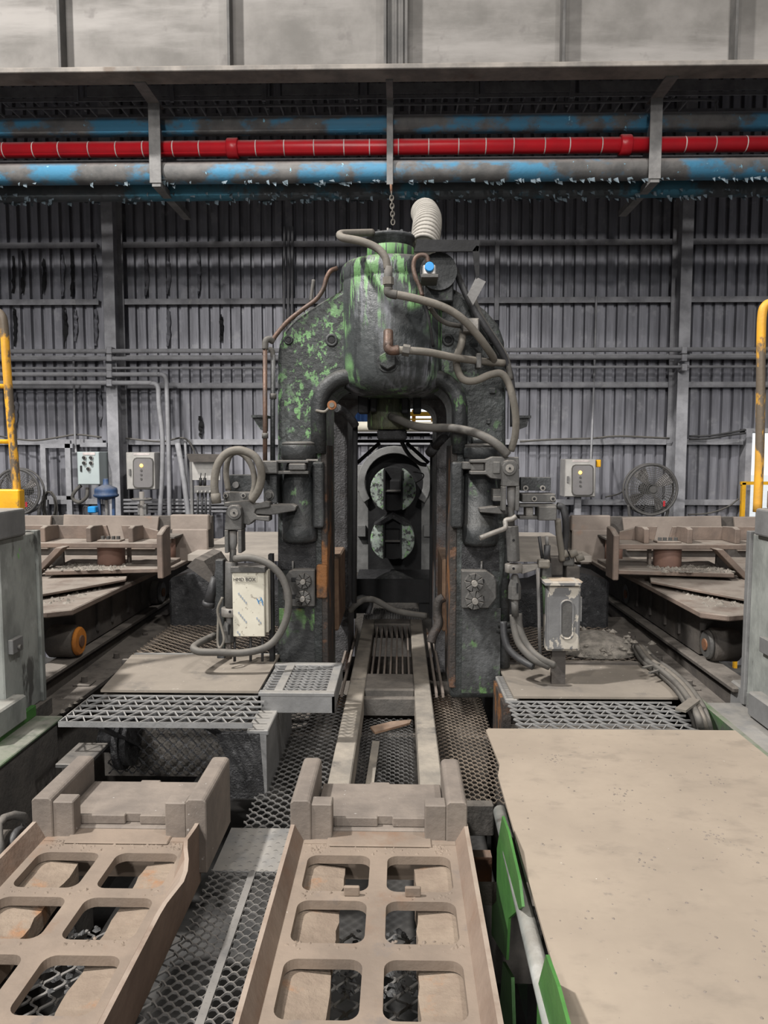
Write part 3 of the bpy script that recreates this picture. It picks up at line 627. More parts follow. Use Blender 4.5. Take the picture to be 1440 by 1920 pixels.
# tie beams low between the housings, rusty brown
MB().box(-.50, -.40, 4.8, 5.45, P(630, 1170, 5).z, P(630, 1040, 5.0).z).build('tie_beam', 'rust_beam', stand, bev=.01)
MB().box(.275, .38, 4.8, 5.45, P(630, 1170, 5).z, P(630, 1040, 5.0).z).build('tie_beam', 'rust_beam', stand, bev=.01)
MB().box(-.46, .34, 4.86, 4.92, -.55, -.30).build('sill_plate', 'rust_beam', stand)
# ---- screw-down cylinder on the front
cc = P(736, 600, PY); k_ = PY / F; CX = cc.x; CYY = PY + .12
zz = lambda y: P(736, y, PY - .1).z
R0 = 99 * (PY - .0) / F
prof = [(R0 * .62, zz(738)), (R0 * .80, zz(732)), (R0 * .93, zz(722)), (R0 * .99, zz(705)), (R0, zz(680)), (R0, zz(522)), (R0 * .985, zz(520)), (R0 * .985, zz(516)), (R0, zz(514)), (R0 * .995, zz(498)), (R0 * .965, zz(486)), (R0 * .90, zz(480)), (R0 * .5, zz(477))]
MB().lathe(prof, (CX, CYY, 0), 64).build('screw_down_cylinder', 'press_paint', stand)
prof = [(44 * k_, zz(480)), (44 * k_, zz(447)), (43 * k_, zz(446))]
MB().lathe(prof, (P(732, 450, CYY).x, CYY, 0), 40).build('neck', 'press_neck', stand)
nk = MB().lathe([(42 * k_, zz(448)), (42 * k_, zz(430)), (46 * k_, zz(429)), (46 * k_, zz(424)), (45 * k_, zz(423))], (P(732, 450, CYY).x, CYY, 0), 40).build('neck_flange', 'press', stand)
cx_ = P(732, 450, CYY).x
for q in range(12):
    a_ = q * math.pi / 6; MB().cyl((cx_ + 42 * k_ * math.cos(a_), CYY + 42 * k_ * math.sin(a_), zz(424)), (cx_ + 42 * k_ * math.cos(a_), CYY + 42 * k_ * math.sin(a_), zz(420)), .009, n=6, smooth=False).build('bolt', 'press', nk)
MB().cyl((cx_ - .015, CYY, zz(424)), (cx_ - .015, CYY, zz(405)), .006, n=6).build('eye_pin', 'steel_grey', stand)
# hex plug and bolt bosses
p = P(727, 677, PY - .2)
f_ = CYY - R0
b_ = MB().cyl((p.x, f_ + .06, p.z), (p.x, f_ - .01, p.z), .060, n=24).build('plug_seat', 'press', stand)
MB().cyl((p.x, f_ - .005, p.z), (p.x, f_ - .055, p.z), .050, n=6, smooth=False).build('hex_plug', 'press', b_, bev=.005)
for x, y, r_ in ((541, 638, .026), (622, 638, .036), (840, 638, .034), (921, 638, .026)):
    p = P(x, y, PY); b_ = MB().lathe([(r_, .0), (r_, -.012), (r_ * .55, -.012), (r_ * .55, .0)], p, 24, 'y').build('bolt_boss', 'press', stand)
    MB().cyl(p + V((0, .0, 0)), p - V((0, .014, 0)), r_ * .5, n=16).build('bolt_hole', 'black', b_)
MB().pbox(918, 727, 930, 738, PY - .02, .03).build('lug', 'press', stand, bev=.005)
MB().pbox(913, 785, 920, 795, PY - .02, .03).build('lug', 'press', stand, bev=.005)
# ---- screw nut beneath the arch
c = P(729, 770, 4.72)
zc = lambda y: P(729, y, 4.72).z
nut = MB().lathe([(.128, zc(806)), (.135, zc(800)), (.135, zc(752)), (.120, zc(748)), (.120, zc(715))], (c.x, 4.72, 0), 40).build('screw_nut', 'press_olive', stand)
MB().pbox(707, 806, 763, 824, 4.62, .2).build('nut_foot', 'sludge', stand, bev=.008)
for x0, x1, y0, y1 in ((671, 690, 716, 775), (775, 790, 716, 775), (694, 706, 745, 772), (753, 766, 745, 775)):
    MB().pbox(x0, y0, x1, y1, 4.55, .12).build('nut_guide', 'black', stand, bev=.006)
# ---- feed cylinders on each leg with linkages
def leg_cylinder(x0, x1, top, mid, low, bot, m):
    xm = (x0 + x1) / 2; Y = PY - .02; c = P(xm, 900, Y); r_ = (x1 - x0) / 2 / F * Y * .97; z = lambda y: P(xm, y, Y).z
    MB().lathe([(r_ * .55, z(bot)), (r_ * .93, z(bot - 2)), (r_ * 1.0, z(bot - 8)), (r_ * 1.02, z(low)), (r_ * .96, z(low - 1)), (r_ * .93, z(mid + 8)), (r_ * .93, z(mid)), (r_ * 1.0, z(mid - 1)), (r_ * 1.0, z(top + 8)), (r_ * .95, z(top + 5)), (r_ * .93, z(top + 4))], (c.x, Y, 0), 36).build('feed_cylinder', m, stand)
    MB().lathe([(r_ * .95, z(top + 4)), (r_ * .95, z(top)), (r_ * .7, z(top - 2))], (c.x, Y, 0), 30).build('cylinder_cap', 'linkage', stand)
leg_cylinder(527, 595, 830, 860, 985, 1016, 'press')
leg_cylinder(867, 936, 834, 858, 982, 1022, 'press')
MB().cyl(P(899, 834, PY), P(899, 820, PY), .045, n=20).build('cylinder_cap', 'press', stand)
# adjustment plates with castle nuts
def castle_nut(x, y, rp, Y, par):
    p = P(x, y, Y); r_ = rp / F * Y; mb = MB().cyl(p, p - V((0, .02, 0)), r_ * .72, n=24)
    for q in range(8):
        a_ = q * math.pi / 4 + .2; e = V((math.cos(a_), 0, math.sin(a_))); s_ = V((-math.sin(a_), 0, math.cos(a_)))
        pts = [p + e * r_ * .35 - s_ * r_ * .125, p + e * r_ * .35 + s_ * r_ * .125, p + e * r_ + s_ * r_ * .355, p + e * r_ - s_ * r_ * .355]
        mb.prism([a + V((0, .004, 0)) for a in pts], (0, -.038, 0))
    o = mb.build('castle_nut', 'linkage', par, bev=.002)
    MB().cyl(p, p - V((0, .065, 0)), r_ * .33, n=14).build('stud', 'bare_steel', o)
pl = MB().pprism([(541, 1072), (549, 1068), (590, 1068), (590, 1138), (541, 1138), (530, 1124), (529, 1090)], PY - .07, .08).build('adjustment_plate', 'linkage', stand, bev=.006)
MB().pbox(546, 1083, 561, 1091, PY - .074, .01).build('slot', 'black', pl, bev=.002); MB().pbox(546, 1115, 561, 1123, PY - .074, .01).build('slot', 'black', pl, bev=.002)
castle_nut(570, 1088, 14, PY - .07, stand); castle_nut(569, 1120, 14, PY - .07, stand)
MB().cyl(P(549, 1068, PY - .03), P(549, 1052, PY - .03), .006, n=8).build('guide_pin', 'steel_grey', stand)
pl = MB().pprism([(866, 1070), (912, 1070), (927, 1081), (931, 1090), (931, 1122), (916, 1141), (866, 1141)], PY - .07, .08).build('adjustment_plate', 'linkage', stand, bev=.006)
MB().pbox(896, 1086, 908, 1094, PY - .074, .01).build('slot', 'black', pl, bev=.002); MB().pbox(896, 1118, 908, 1126, PY - .074, .01).build('slot', 'black', pl, bev=.002)
castle_nut(888, 1091, 17, PY - .07, stand); castle_nut(889, 1124, 17, PY - .07, stand)
MB().cyl(P(903, 1070, PY - .03), P(903, 1052, PY - .03), .006, n=8).build('guide_pin', 'steel_grey', stand)
# dark bands behind the cylinders stand in for the shadow gap above plates
MB().pbox(522, 1017, 592, 1068, PY - .012, .02).build('recess_shade_band', 'sludge', stand)
MB().pbox(866, 1022, 936, 1070, PY - .012, .02).build('recess_shade_band', 'sludge', stand)
MB().pbox(866, 1141, 938, 1300, PY - .006, .02).build('foot_panel', 'press_foot', stand)
MB().pbox(524, 1141, 590, 1300, PY - .006, .02).build('foot_panel', 'press_foot', stand)
MB().box(-.80, .53, 4.35, 6.1, -1.5, -.36).build('bed_plate', 'table_dark', stand)
# ---- left adjusting linkage
LY = PY - .22
t = thing('adjusting_linkage', 'grey steel lever linkage with screw jack left of the mill arch', 'linkage', 'adjusting linkages on the stand')
MB().pbox(486, 864, 520, 888, LY, .12).build('end_block', 'linkage', t, bev=.005)
MB().pbox(518, 863, 578, 868, LY + .02, .1).build('arm_plate', 'linkage', t, bev=.003); MB().pbox(518, 883, 578, 889, LY + .02, .1).build('arm_plate', 'linkage', t, bev=.003)
MB().pbox(541, 869, 573, 882, LY + .01, .10).build('slide_block', 'linkage', t, bev=.006)
MB().pbox(574, 861, 596, 864, LY + .03, .06).build('arm_plate', 'bare_steel', t)
MB().pbox(494, 889, 519, 944, LY + .05, .18).build('support_bracket', 'press', t, bev=.005)
p = P(505, 928, LY + .05); b_ = MB().cyl(p, p - V((0, .012, 0)), .028, n=20).build('washer', 'linkage', t); MB().cyl(p, p - V((0, .035, 0)), .021, n=6, smooth=False).build('hex_bolt', 'linkage', b_, bev=.002)
blk = MB().pbox(419, 923, 471, 944, LY + .06, .14).build('manifold_block', 'linkage', t, bev=.004)
for q in (424, 457):
    p = P(q, 929, LY + .06); MB().cyl(p, p - V((0, .014, 0)), .014, n=14).build('port', 'bare_steel', blk); MB().cyl(p, p - V((0, .017, 0)), .008, n=10).build('port_hole', 'black', blk)
MB().pbox(430, 890, 476, 922, LY + .16, .06).build('back_plate', 'press', t, bev=.003)
p = P(443, 909, LY + .155); MB().cyl(p, p - V((0, .02, 0)), .018, n=14).build('bolt', 'steel_grey', t)
fork = [(420, 942), (466, 939), (473, 945), (483, 945), (498, 939), (506, 941), (506, 951), (479, 955), (477, 962), (482, 967), (505, 968), (505, 978), (478, 975), (466, 985), (452, 981), (452, 950), (420, 950)]
MB().pprism(fork, LY - .02, .10).build('fork_lever', 'linkage', t, bev=.004)
MB().pprism([(476, 953), (512, 946), (548, 946), (556, 950), (553, 958), (506, 966), (478, 964)], LY + .0, .10).build('lever_arm', 'linkage', t, bev=.004)
cl = MB().pprism([(423, 962), (426, 952), (433, 947), (446, 947), (452, 953), (453, 962), (453, 994), (421, 994)], LY - .07, .12).build('clevis', 'linkage', t, bev=.004)
p = P(440, 961, LY - .07); MB().cyl(p, p - V((0, .012, 0)), .038, n=26).build('pin_disc', 'linkage', cl, bev=.002); MB().cyl(p, p - V((0, .018, 0)), .022, n=20).build('pin', 'bare_steel', cl); MB().cyl(p, p - V((0, .022, 0)), .006, n=10).build('pin_hole', 'black', cl)
MB().pbox(455, 948, 464, 972, LY - .01, .1).build('spacer', 'linkage', t, bev=.003)
for a, b in ((421, 428), (446, 453)): MB().pbox(a, 994, b, 1037, LY - .07, .1).build('fork_leg', 'linkage', t, bev=.003)
xm = 437.5
MB().lathe([(.010, P(xm, 1036, LY).z), (.026, P(xm, 1018, LY).z), (.026, P(xm, 994, LY).z)], (P(xm, 1000, LY).x, LY - .02, 0), 18).build('jack_screw', 'steel_grey', t)
MB().cyl(P(436, 1056, LY - .02), P(437, 1030, LY - .02), .018, n=16).build('jack_rod', 'linkage', t)
MB().cyl(P(433, 1138, LY - .02), P(434, 1053, LY - .02), .034, n=24).build('jack_sleeve', 'linkage', t, bev=.003)
MB().cyl(P(431, 1155, LY - .02), P(431, 1139, LY - .02), .047, n=24).build('jack_collar', 'bare_steel', t, bev=.003)
p = P(431, 1147, LY - .067); MB().cyl(p + V((0, .01, 0)), p - V((0, .003, 0)), .007, n=10).build('collar_hole', 'black', t)
MB().cyl(P(430, 1172, LY - .02), P(430, 1155, LY - .02), .017, n=12).build('jack_rod', 'steel_grey', t)
MB().lathe([(.034, P(430, 1202, LY).z), (.034, P(430, 1180, LY).z), (.018, P(430, 1163, LY).z)], (P(429, 1180, LY).x, LY - .02, 0), 6, smooth=False).build('jack_foot', 'linkage', t, bev=.003)
MB().pbox(427, 1172, 430, 1190, LY - .058, .02).build('foot_slot', 'black', t)
MB().cyl(P(429, 1235, LY - .02), P(429, 1200, LY - .02), .018, n=10).build('jack_rod', 'carriage_dark', t)
# ---- right adjusting linkage
t = thing('adjusting_linkage', 'grey steel lever linkage with crank handle right of the mill arch', 'linkage', 'adjusting linkages on the stand')
plate = [(882, 862), (912, 861), (924, 856), (973, 857), (974, 880), (941, 899), (920, 897), (912, 890), (882, 890), (882, 883), (910, 883), (910, 868), (882, 868)]
MB().pprism(plate, LY - .02, .10).build('fork_lever', 'linkage', t, bev=.004)
MB().pbox(884, 868, 909, 884, LY, .10).build('slide_block', 'linkage', t, bev=.008)
MB().pbox(868, 866, 884, 880, LY + .05, .12).build('lever_arm', 'linkage', t, bev=.004)
MB().pbox(925, 866, 938, 888, LY - .03, .1).build('spacer', 'linkage', t, bev=.003)
cl = MB().pprism([(942, 874), (946, 865), (953, 862), (964, 863), (971, 869), (973, 878), (974, 912), (942, 912)], LY - .07, .12).build('clevis', 'linkage', t, bev=.004)
p = P(955, 878, LY - .07); MB().cyl(p, p - V((0, .012, 0)), .038, n=26).build('pin_disc', 'linkage', cl, bev=.002); MB().cyl(p, p - V((0, .018, 0)), .022, n=20).build('pin', 'bare_steel', cl); MB().cyl(p, p - V((0, .022, 0)), .006, n=10).build('pin_hole', 'black', cl)
for a, b in ((942, 949), (967, 974)): MB().pbox(a, 912, b, 958, LY - .07, .1).build('fork_leg', 'linkage', t, bev=.003)
MB().lathe([(.014, P(958, 960, LY).z), (.026, P(958, 935, LY).z), (.026, P(958, 912, LY).z)], (P(958, 935, LY).x, LY - .02, 0), 18).build('jack_screw', 'steel_grey', t)
MB().cyl(P(959, 990, LY - .02), P(958, 950, LY - .02), .018, n=16).build('jack_rod', 'linkage', t)
MB().pbox(924, 917, 944, 931, LY + .02, .1).build('spacer', 'linkage', t, bev=.003); MB().pbox(925, 931, 946, 940, LY + .0, .1).build('spacer', 'linkage', t, bev=.003)
MB().pprism([(899, 953), (944, 948), (952, 951), (952, 965), (900, 961)], LY + .02, .12).build('lever_arm', 'linkage', t, bev=.004)
MB().tube([P(968, 968, LY - .08), P(960, 973, LY - .08), P(948, 976, LY - .08), P(948, 987, LY - .09), P(944, 992, LY - .1), P(925, 999, LY - .12), P(900, 1009, LY - .14)], .014, 10, sub=4).build('crank_handle', 'bare_steel', t)
MB().cyl(P(963, 1052, LY - .02), P(960, 986, LY - .02), .036, n=8, smooth=False).build('jack_sleeve', 'linkage', t, bev=.004)
for y in (1013,):
    p = P(963, y, LY - .055); MB().cyl(p + V((0, .02, 0)), p - V((0, .002, 0)), .007, n=10).build('sleeve_hole', 'black', t)
MB().cyl(P(963, 1073, LY - .02), P(963, 1057, LY - .02), .048, n=24).build('jack_collar', 'bare_steel', t, bev=.003)
p = P(963, 1066, LY - .068); MB().cyl(p + V((0, .01, 0)), p - V((0, .003, 0)), .007, n=10).build('collar_hole', 'black', t)
MB().lathe([(.036, P(964, 1122, LY).z), (.036, P(964, 1098, LY).z), (.018, P(964, 1076, LY).z)], (P(964, 1100, LY).x, LY - .02, 0), 6, smooth=False).build('jack_foot', 'linkage', t, bev=.003)
MB().pbox(969, 1094, 972, 1112, LY - .058, .02).build('foot_slot', 'black', t)
MB().cyl(P(966, 1155, LY - .02), P(965, 1120, LY - .02), .020, n=10).build('jack_rod', 'linkage', t)
MB().pbox(976, 895, 1033, 920, LY + .10, .05).build('back_plate', 'press', t, bev=.003)
blk = MB().pbox(979, 926, 1042, 942, LY + .06, .14).build('manifold_block', 'linkage', t, bev=.004)
for q, y in ((1001, 935), (1036, 935), (985, 915), (1017, 915)):
    p = P(q, y, LY + .06 + (.04 if y < 920 else 0)); MB().cyl(p, p - V((0, .014, 0)), .015, n=14).build('port', 'bare_steel', blk); MB().cyl(p, p - V((0, .017, 0)), .008, n=10).build('port_hole', 'black', blk)
MB().pbox(974, 946, 1044, 951, LY + .04, .12).build('arm_plate', 'linkage', t, bev=.003); MB().pbox(974, 968, 1044, 974, LY + .04, .12).build('arm_plate', 'linkage', t, bev=.003)
MB().pbox(1010, 950, 1044, 976, LY + .0, .12).build('end_block', 'linkage', t, bev=.004)
MB().pbox(986, 951, 1000, 968, LY + .06, .08).build('slide_block', 'bare_steel', t, bev=.004)
# ================================================================== pipework and hoses on the stand
H = lambda name, pts, r_, m, lab, cat='hose', n=10: rod(name, [P(*q) for q in pts], r_, m, lab, cat, n=n)
H('gooseneck_pipe', [(698, 436, 4.32), (665, 437, 4.2), (642, 438, 4.1), (637, 441, 4.02), (644, 446, 3.98), (675, 452, 3.96), (705, 464, 3.95), (722, 482, 3.94), (727, 505, 3.94)], .020, 'hose_pale', 'pale gooseneck hose curling from the neck of the stand', n=12)
t = thing('hose_elbow', 'corroded pipe elbow joining two hoses high on the cylinder', 'fitting')
MB().cyl(P(728, 500, 3.94), P(728, 545, 3.94), .022, n=14).build('nipple', 'hose', t); MB().cyl(P(728, 520, 3.94), P(728, 534, 3.94), .029, n=6, smooth=False).build('hex_nut', 'hose_pale', t)
MB().tube([P(728, 540, 3.94), P(728, 547, 3.94), P(733, 551, 3.94), P(744, 553, 3.94)], .024, 12).build('elbow', 'hose', t)
H('hydraulic_hose', [(742, 552, 3.94), (780, 560, 3.94), (830, 575, 3.96), (866, 597, 3.98), (895, 628, 4.02), (915, 655, 4.08), (925, 672, 4.15), (921, 682, 4.2)], .021, 'hose_pale', 'pale hose arching across the right shoulder of the stand', n=12)
t = thing('grease_pipe', 'brown pipe with elbow crossing the stand beside the hex plug', 'pipe')
MB().tube([P(728, 622, 4.0), P(728, 640, 3.97), P(728, 652, 3.96), P(734, 657, 3.96), P(748, 656, 3.96)], .026, 12).build('elbow', 'copper', t)
MB().tube([P(745, 656, 3.96), P(800, 660, 3.97), P(850, 670, 4.03), P(900, 677, 4.14), P(945, 681, 4.2)], .020, 12).build('pipe_run', 'hose_pale', t)
MB().cyl(P(755, 656, 3.965), P(768, 658, 3.965), .031, n=6, smooth=False).build('union_nut', 'hose', t); MB().cyl(P(721, 646, 3.965), P(735, 646, 3.965), .028, n=12).build('collar', 'copper', t)
MB().pbox(893, 662, 903, 690, 4.10, .08).build('pipe_clip', 'linkage', t, bev=.004)
H('wrapped_hose', [(868, 622, 4.12), (865, 645, 4.1), (857, 668, 4.1), (857, 690, 4.1), (868, 711, 4.1), (890, 714, 4.1), (918, 703, 4.1), (938, 700, 4.1), (950, 712, 4.1), (960, 740, 4.1), (967, 780, 4.12), (966, 815, 4.15), (958, 845, 4.18)], .020, 'hose_pale', 'tape wrapped hose snaking down the right edge of the stand', n=12)
H('black_cable', [(832, 480, 4.35), (850, 500, 4.3), (868, 540, 4.2), (885, 575, 4.18), (908, 610, 4.18), (940, 660, 4.22), (956, 700, 4.25), (961, 745, 4.25), (962, 800, 4.25)], .018, 'hose_black', 'long black cable draped over the right shoulder of the stand', 'cable')
H('grey_cable', [(887, 560, 4.26), (905, 600, 4.24), (930, 640, 4.24), (949, 672, 4.24), (957, 712, 4.24)], .017, 'hose', 'grey cable following the black cable over the right shoulder', 'cable')
H('sensor_cable', [(803, 492, 4.0), (800, 481, 4.0), (790, 478, 4.0), (779, 484, 4.0), (775, 500, 4.0), (779, 520, 3.99), (786, 535, 3.99), (792, 555, 3.98)], .012, 'copper', 'brown cable looping beside the blue capped sensor', 'cable')
H('thin_cable', [(792, 555, 3.99), (800, 580, 4.0), (806, 610, 4.02), (812, 650, 4.08)], .008, 'hose_black', 'thin black cable hanging down the cylinder below the sensor', 'cable')
H('thin_cable', [(805, 575, 4.0), (820, 595, 4.05), (840, 607, 4.1), (868, 612, 4.13)], .013, 'hose', 'short grey cable running into the small junction box', 'cable')
tj = thing('junction_box', 'small square grey junction box on the right shoulder of the stand', 'box')
MB().pbox(866, 596, 899, 624, 4.08, .10).build('body', 'linkage', tj, bev=.005); MB().pbox(868, 598, 897, 622, 4.07, .02).build('lid', 'bare_steel', tj, bev=.003)
t = thing('sensor', 'blue capped sensor on a small bracket high on the stand', 'sensor')
MB().pbox(790, 514, 822, 520, 3.90, .2).build('bracket', 'linkage', t, bev=.002); MB().pbox(793, 496, 817, 515, 3.95, .10).build('housing', 'stainless', t, bev=.006)
p = P(805, 502, 3.95); MB().cyl(p, p - V((0, .03, 0)), .024, n=20).build('blue_cap', 'blue_plastic', t, bev=.003)
MB().pbox(795, 485, 850, 565, 4.15, .25).build('mounting_box', 'press', t, bev=.006)
p = P(822, 510, 4.14); MB().cyl(p + V((0, .05, 0)), p - V((0, .02, 0)), .10, n=28).build('mounting_flange', 'press', t)
t = thing('guard_bracket', 'black sheet metal guard bracket beside the corrugated duct', 'bracket')
MB().prism([P(776, 472, 4.05), P(782, 451, 4.05), P(900, 452, 4.05), P(897, 471, 4.05)], (0, .015, 0)).build('guard_sheet', 'black', t)
MB().prism([P(781, 451, 4.05), P(900, 452, 4.05), P(900, 452, 4.05) + V((0, .22, .02)), P(781, 451, 4.05) + V((0, .22, .02))], (0, 0, .006)).build('guard_top', 'black', t)
MB().prism([P(886, 470, 4.05), P(899, 453, 4.05), P(899, 518, 4.05), P(893, 524, 4.05)], (0, .015, 0)).build('drop_strip', 'black', t)
MB().prism([P(876, 553, 4.05), P(893, 519, 4.05), P(911, 528, 4.05), P(887, 572, 4.05)], (0, .03, 0)).build('end_plate', 'steel_grey', t)
# corrugated duct
t = thing('corrugated_duct', 'pale corrugated flexible duct rising behind the neck', 'duct')
pa, pb = P(797, 455, 4.55), P(800, 398, 4.75)
ax = catmull([P(795, 462, 4.5), P(800, 430, 4.6), P(801, 410, 4.75), P(795, 396, 4.95)], 10); mb = MB()
mb.tube(ax, .080, 24, False, rf=lambda s_: 1); 
for k, q in enumerate(ax[:-1]):
    if k % 2: continue
    d = (ax[k + 1] - q).normalized(); e = d.cross(V((1, 0, 0))).normalized(); g = d.cross(e)
    MB().tube([q + (e * math.cos(a_ * .2618) + g * math.sin(a_ * .2618)) * .080 for a_ in range(24)], .0095, 6, False, closed=True).build('corrugation', 'duct', t)
mb.build('duct_wall', 'duct', t)
# copper pipe over the left shoulder and risers at the left edge
H('copper_pipe', [(632, 503, 4.3), (620, 508, 4.28), (612, 522, 4.28), (606, 542, 4.28), (592, 562, 4.28), (565, 582, 4.28), (540, 602, 4.28), (520, 625, 4.28), (510, 640, 4.28)], .013, 'copper', 'copper pipe curving down the left shoulder of the stand', 'pipe')
H('grey_tube', [(588, 525, 4.32), (585, 545, 4.31), (583, 565, 4.3)], .010, 'hose', 'short upright tube end above the left shoulder', 'tube')
t = thing('riser_pipe', 'rusty riser pipe with elbow at the left edge of the stand', 'pipe')
MB().tube([P(512, 640, 4.28), P(504, 636, 4.26), P(498, 640, 4.25), P(497, 655, 4.25)], .018, 10).build('elbow', 'hose', t)
MB().cyl(P(497, 650, 4.25), P(497, 905, 4.25), .013, n=12).build('pipe_run', 'copper', t); MB().cyl(P(497, 812, 4.25), P(497, 822, 4.25), .018, n=12).build('collar', 'hose', t)
t = thing('riser_pipe', 'dark riser pipe running between the rusty riser and the stand', 'pipe')
MB().tube([P(504, 655, 4.27), P(510, 657, 4.27), P(512, 670, 4.27)], .014, 10).build('elbow', 'hose', t); MB().cyl(P(512, 665, 4.27), P(511, 905, 4.27), .014, n=12).build('pipe_run', 'press', t); MB().cyl(P(512, 738, 4.27), P(512, 748, 4.27), .019, n=12).build('collar', 'hose', t)
t = thing('terminal_bracket', 'small dark bracket sticking out left of the stand', 'bracket'); MB().prism([P(472, 781, 4.4), P(496, 781, 4.4), P(496, 808, 4.4), P(489, 806, 4.4)], (0, .12, 0)).build('gusset', 'press', t); MB().pbox(471, 778, 498, 783, 4.38, .16).build('shelf', 'press', t)
t = thing('terminal_bracket', 'small dark bracket sticking out right of the stand', 'bracket'); MB().prism([P(972, 782, 4.4), P(992, 782, 4.4), P(988, 800, 4.4), P(972, 806, 4.4)], (0, .12, 0)).build('gusset', 'press', t); MB().pbox(968, 779, 996, 784, 4.38, .16).build('shelf', 'press', t)
# inside the arch: pipe fitting and caked hose
t = thing('spray_pipe', 'dirty pipe fitting with round cap in the left of the arch', 'pipe')
p = P(623, 760, 4.25); MB().cyl(p, p - V((0, .03, 0)), .026, n=20).build('round_cap', 'rust', t); MB().cyl(p, p - V((0, .036, 0)), .014, n=14).build('cap_centre', 'hose_pale', t)
MB().tube([P(632, 765, 4.28), P(645, 772, 4.35), P(658, 785, 4.4), P(666, 797, 4.45)], .024, 12).build('branch', 'sludge', t)
MB().tube([P(593, 770, 4.25), P(608, 772, 4.22), P(616, 766, 4.22)], .008, 8).build('clip', 'hose_pale', t)
MB().cyl(P(666, 790, 4.5), P(664, 1130, 4.6), .016, n=10).build('down_pipe', 'black', t)
H('caked_hose', [(733, 781, 4.58), (748, 787, 4.5), (775, 798, 4.42), (805, 802, 4.35), (850, 803, 4.25), (895, 813, 4.12), (930, 832, 4.06), (952, 854, 4.06)], .024, 'hose', 'thick mud caked hose hanging from the screw nut', n=12)
t = thing('spray_pipe', 'stubby dirty nozzle pipe in the right of the arch', 'pipe')
MB().cyl(P(815, 838, 4.6), P(840, 812, 4.45), .026, n=14).build('branch', 'sludge', t); MB().cyl(P(806, 850, 4.65), P(816, 836, 4.6), .033, n=14).build('collar', 'sludge', t)
# hoses at the left linkage
H('loop_hose', [(405, 938, 4.0), (402, 905, 4.0), (408, 872, 4.0), (425, 850, 4.0), (450, 844, 4.0), (475, 854, 4.0), (487, 872, 4.0), (490, 895, 4.02), (484, 920, 4.04), (472, 938, 4.06)], .022, 'hose_pale', 'big pale hose arching over the left linkage', n=12)
H('loop_hose', [(428, 920, 4.12), (424, 885, 4.12), (430, 856, 4.12), (445, 848, 4.12), (462, 858, 4.12), (474, 880, 4.12), (477, 910, 4.12), (470, 935, 4.12)], .016, 'hose_pale', 'thinner pale hose nested inside the big arching hose')
MBc = MB().cyl(P(404, 925, 4.0), P(406, 944, 4.0), .026, n=12); tag(MBc.build('hose_ferrule', 'hose_pale'), 'pale crimped ferrule at the end of the big arching hose', 'fitting')
H('loop_hose', [(440, 1048, 4.0), (470, 1046, 3.97), (505, 1058, 3.94), (530, 1085, 3.93), (541, 1120, 3.92), (537, 1160, 3.91), (520, 1195, 3.9), (495, 1215, 3.88), (455, 1224, 3.86), (410, 1223, 3.85), (375, 1222, 3.85), (363, 1215, 3.88), (375, 1205, 3.98), (402, 1192, 4.15)], .020, 'hose', 'large grey hose loop hanging around the cream detector box', n=12)
H('thin_cable', [(417, 1120, 3.98), (408, 1145, 3.98), (415, 1175, 3.98), (420, 1200, 3.96), (412, 1215, 3.95), (408, 1200, 3.97), (410, 1150, 4.0)], .007, 'hose_pale', 'thin pale cable dangling beside the left screw jack', 'cable')
# cream detector box with lettering
t = thing('detector_box', 'cream HMD BOX enclosure behind the left screw jack', 'box')
BY = 4.02
MB().pbox(436, 1066, 496, 1194, BY, .13).build('body', 'cream_box', t, bev=.004); MB().pbox(432, 1063, 497, 1074, BY - .012, .15).build('rain_hood', 'linkage', t, bev=.003)
MB().pbox(497, 1070, 503, 1186, BY + .03, .08).build('side_cover', 'cream', t, bev=.003)
MB().pbox(440, 1080, 482, 1091, BY - .004, .006).build('name_plate', 'cream', t)
def text(s_, x, y, Y, hpx, m, par, name='lettering', rot=0, sx=1):
    cu = bpy.data.curves.new(name, 'FONT'); cu.body = s_; cu.size = hpx / F * Y / .7; cu.extrude = .0006; cu.align_x = 'LEFT'
    o = bpy.data.objects.new(name, cu); COL.objects.link(o); o.location = P(x, y, Y); o.rotation_euler = (math.pi / 2, rot, 0); o.scale = (sx, 1, 1); cu.materials.append(M[m]); bpy.context.view_layer.update()
    me = bpy.data.meshes.new_from_object(o); mo = bpy.data.objects.new(name, me); COL.objects.link(mo); mo.matrix_world = o.matrix_world.copy(); mo.parent = par; bpy.data.objects.remove(o); return mo
text('HMD BOX', 437, 1089.5, BY - .006, 6.5, 'ink', t)
text('H', 484, 1133, BY - .003, 11, 'print_blue', t, 'film_print', -.35); text('i', 492, 1136, BY - .003, 9, 'print_blue', t, 'film_print', -.35)
for x, y, n_ in ((446, 1112, 5), (446, 1148, 5), (444, 1184, 2), (480, 1158, 3)):
    for k in range(n_): MB().prism([P(x + k * 3.4, y + k * 4.2, BY - .002), P(x + 2.4 + k * 3.4, y - 1 + k * 4.2, BY - .002), P(x + 3.4 + k * 3.4, y + 2.8 + k * 4.2, BY - .002), P(x + 1 + k * 3.4, y + 3.8 + k * 4.2, BY - .002)], (0, .003, 0)).build('film_print', 'print_pale', t)
for q in (440, 470, 492): MB().cyl(P(q, 1194, BY + .06), P(q, 1240, BY + .06), .008, n=8).build('cable', 'hose_black', t)
MB().pbox(504, 1040, 512, 1250, BY + .1, .06).build('support_post', 'black', t)
tag(rubble(MB().lathe([(.30, 0), (.2, .05), (.1, .09), (.01, .11)], (1.28, 4.85, .065), 20), [(1.28 + random.gauss(0, .12), 4.85 + random.gauss(0, .12), .065 + random.uniform(0, .06)) for k in range(350)], 12, .01, .03).build('dirt_heap', 'rubble'), 'heap of grey dirt on the mesh behind the terminal box', 'dirt', kind='stuff')
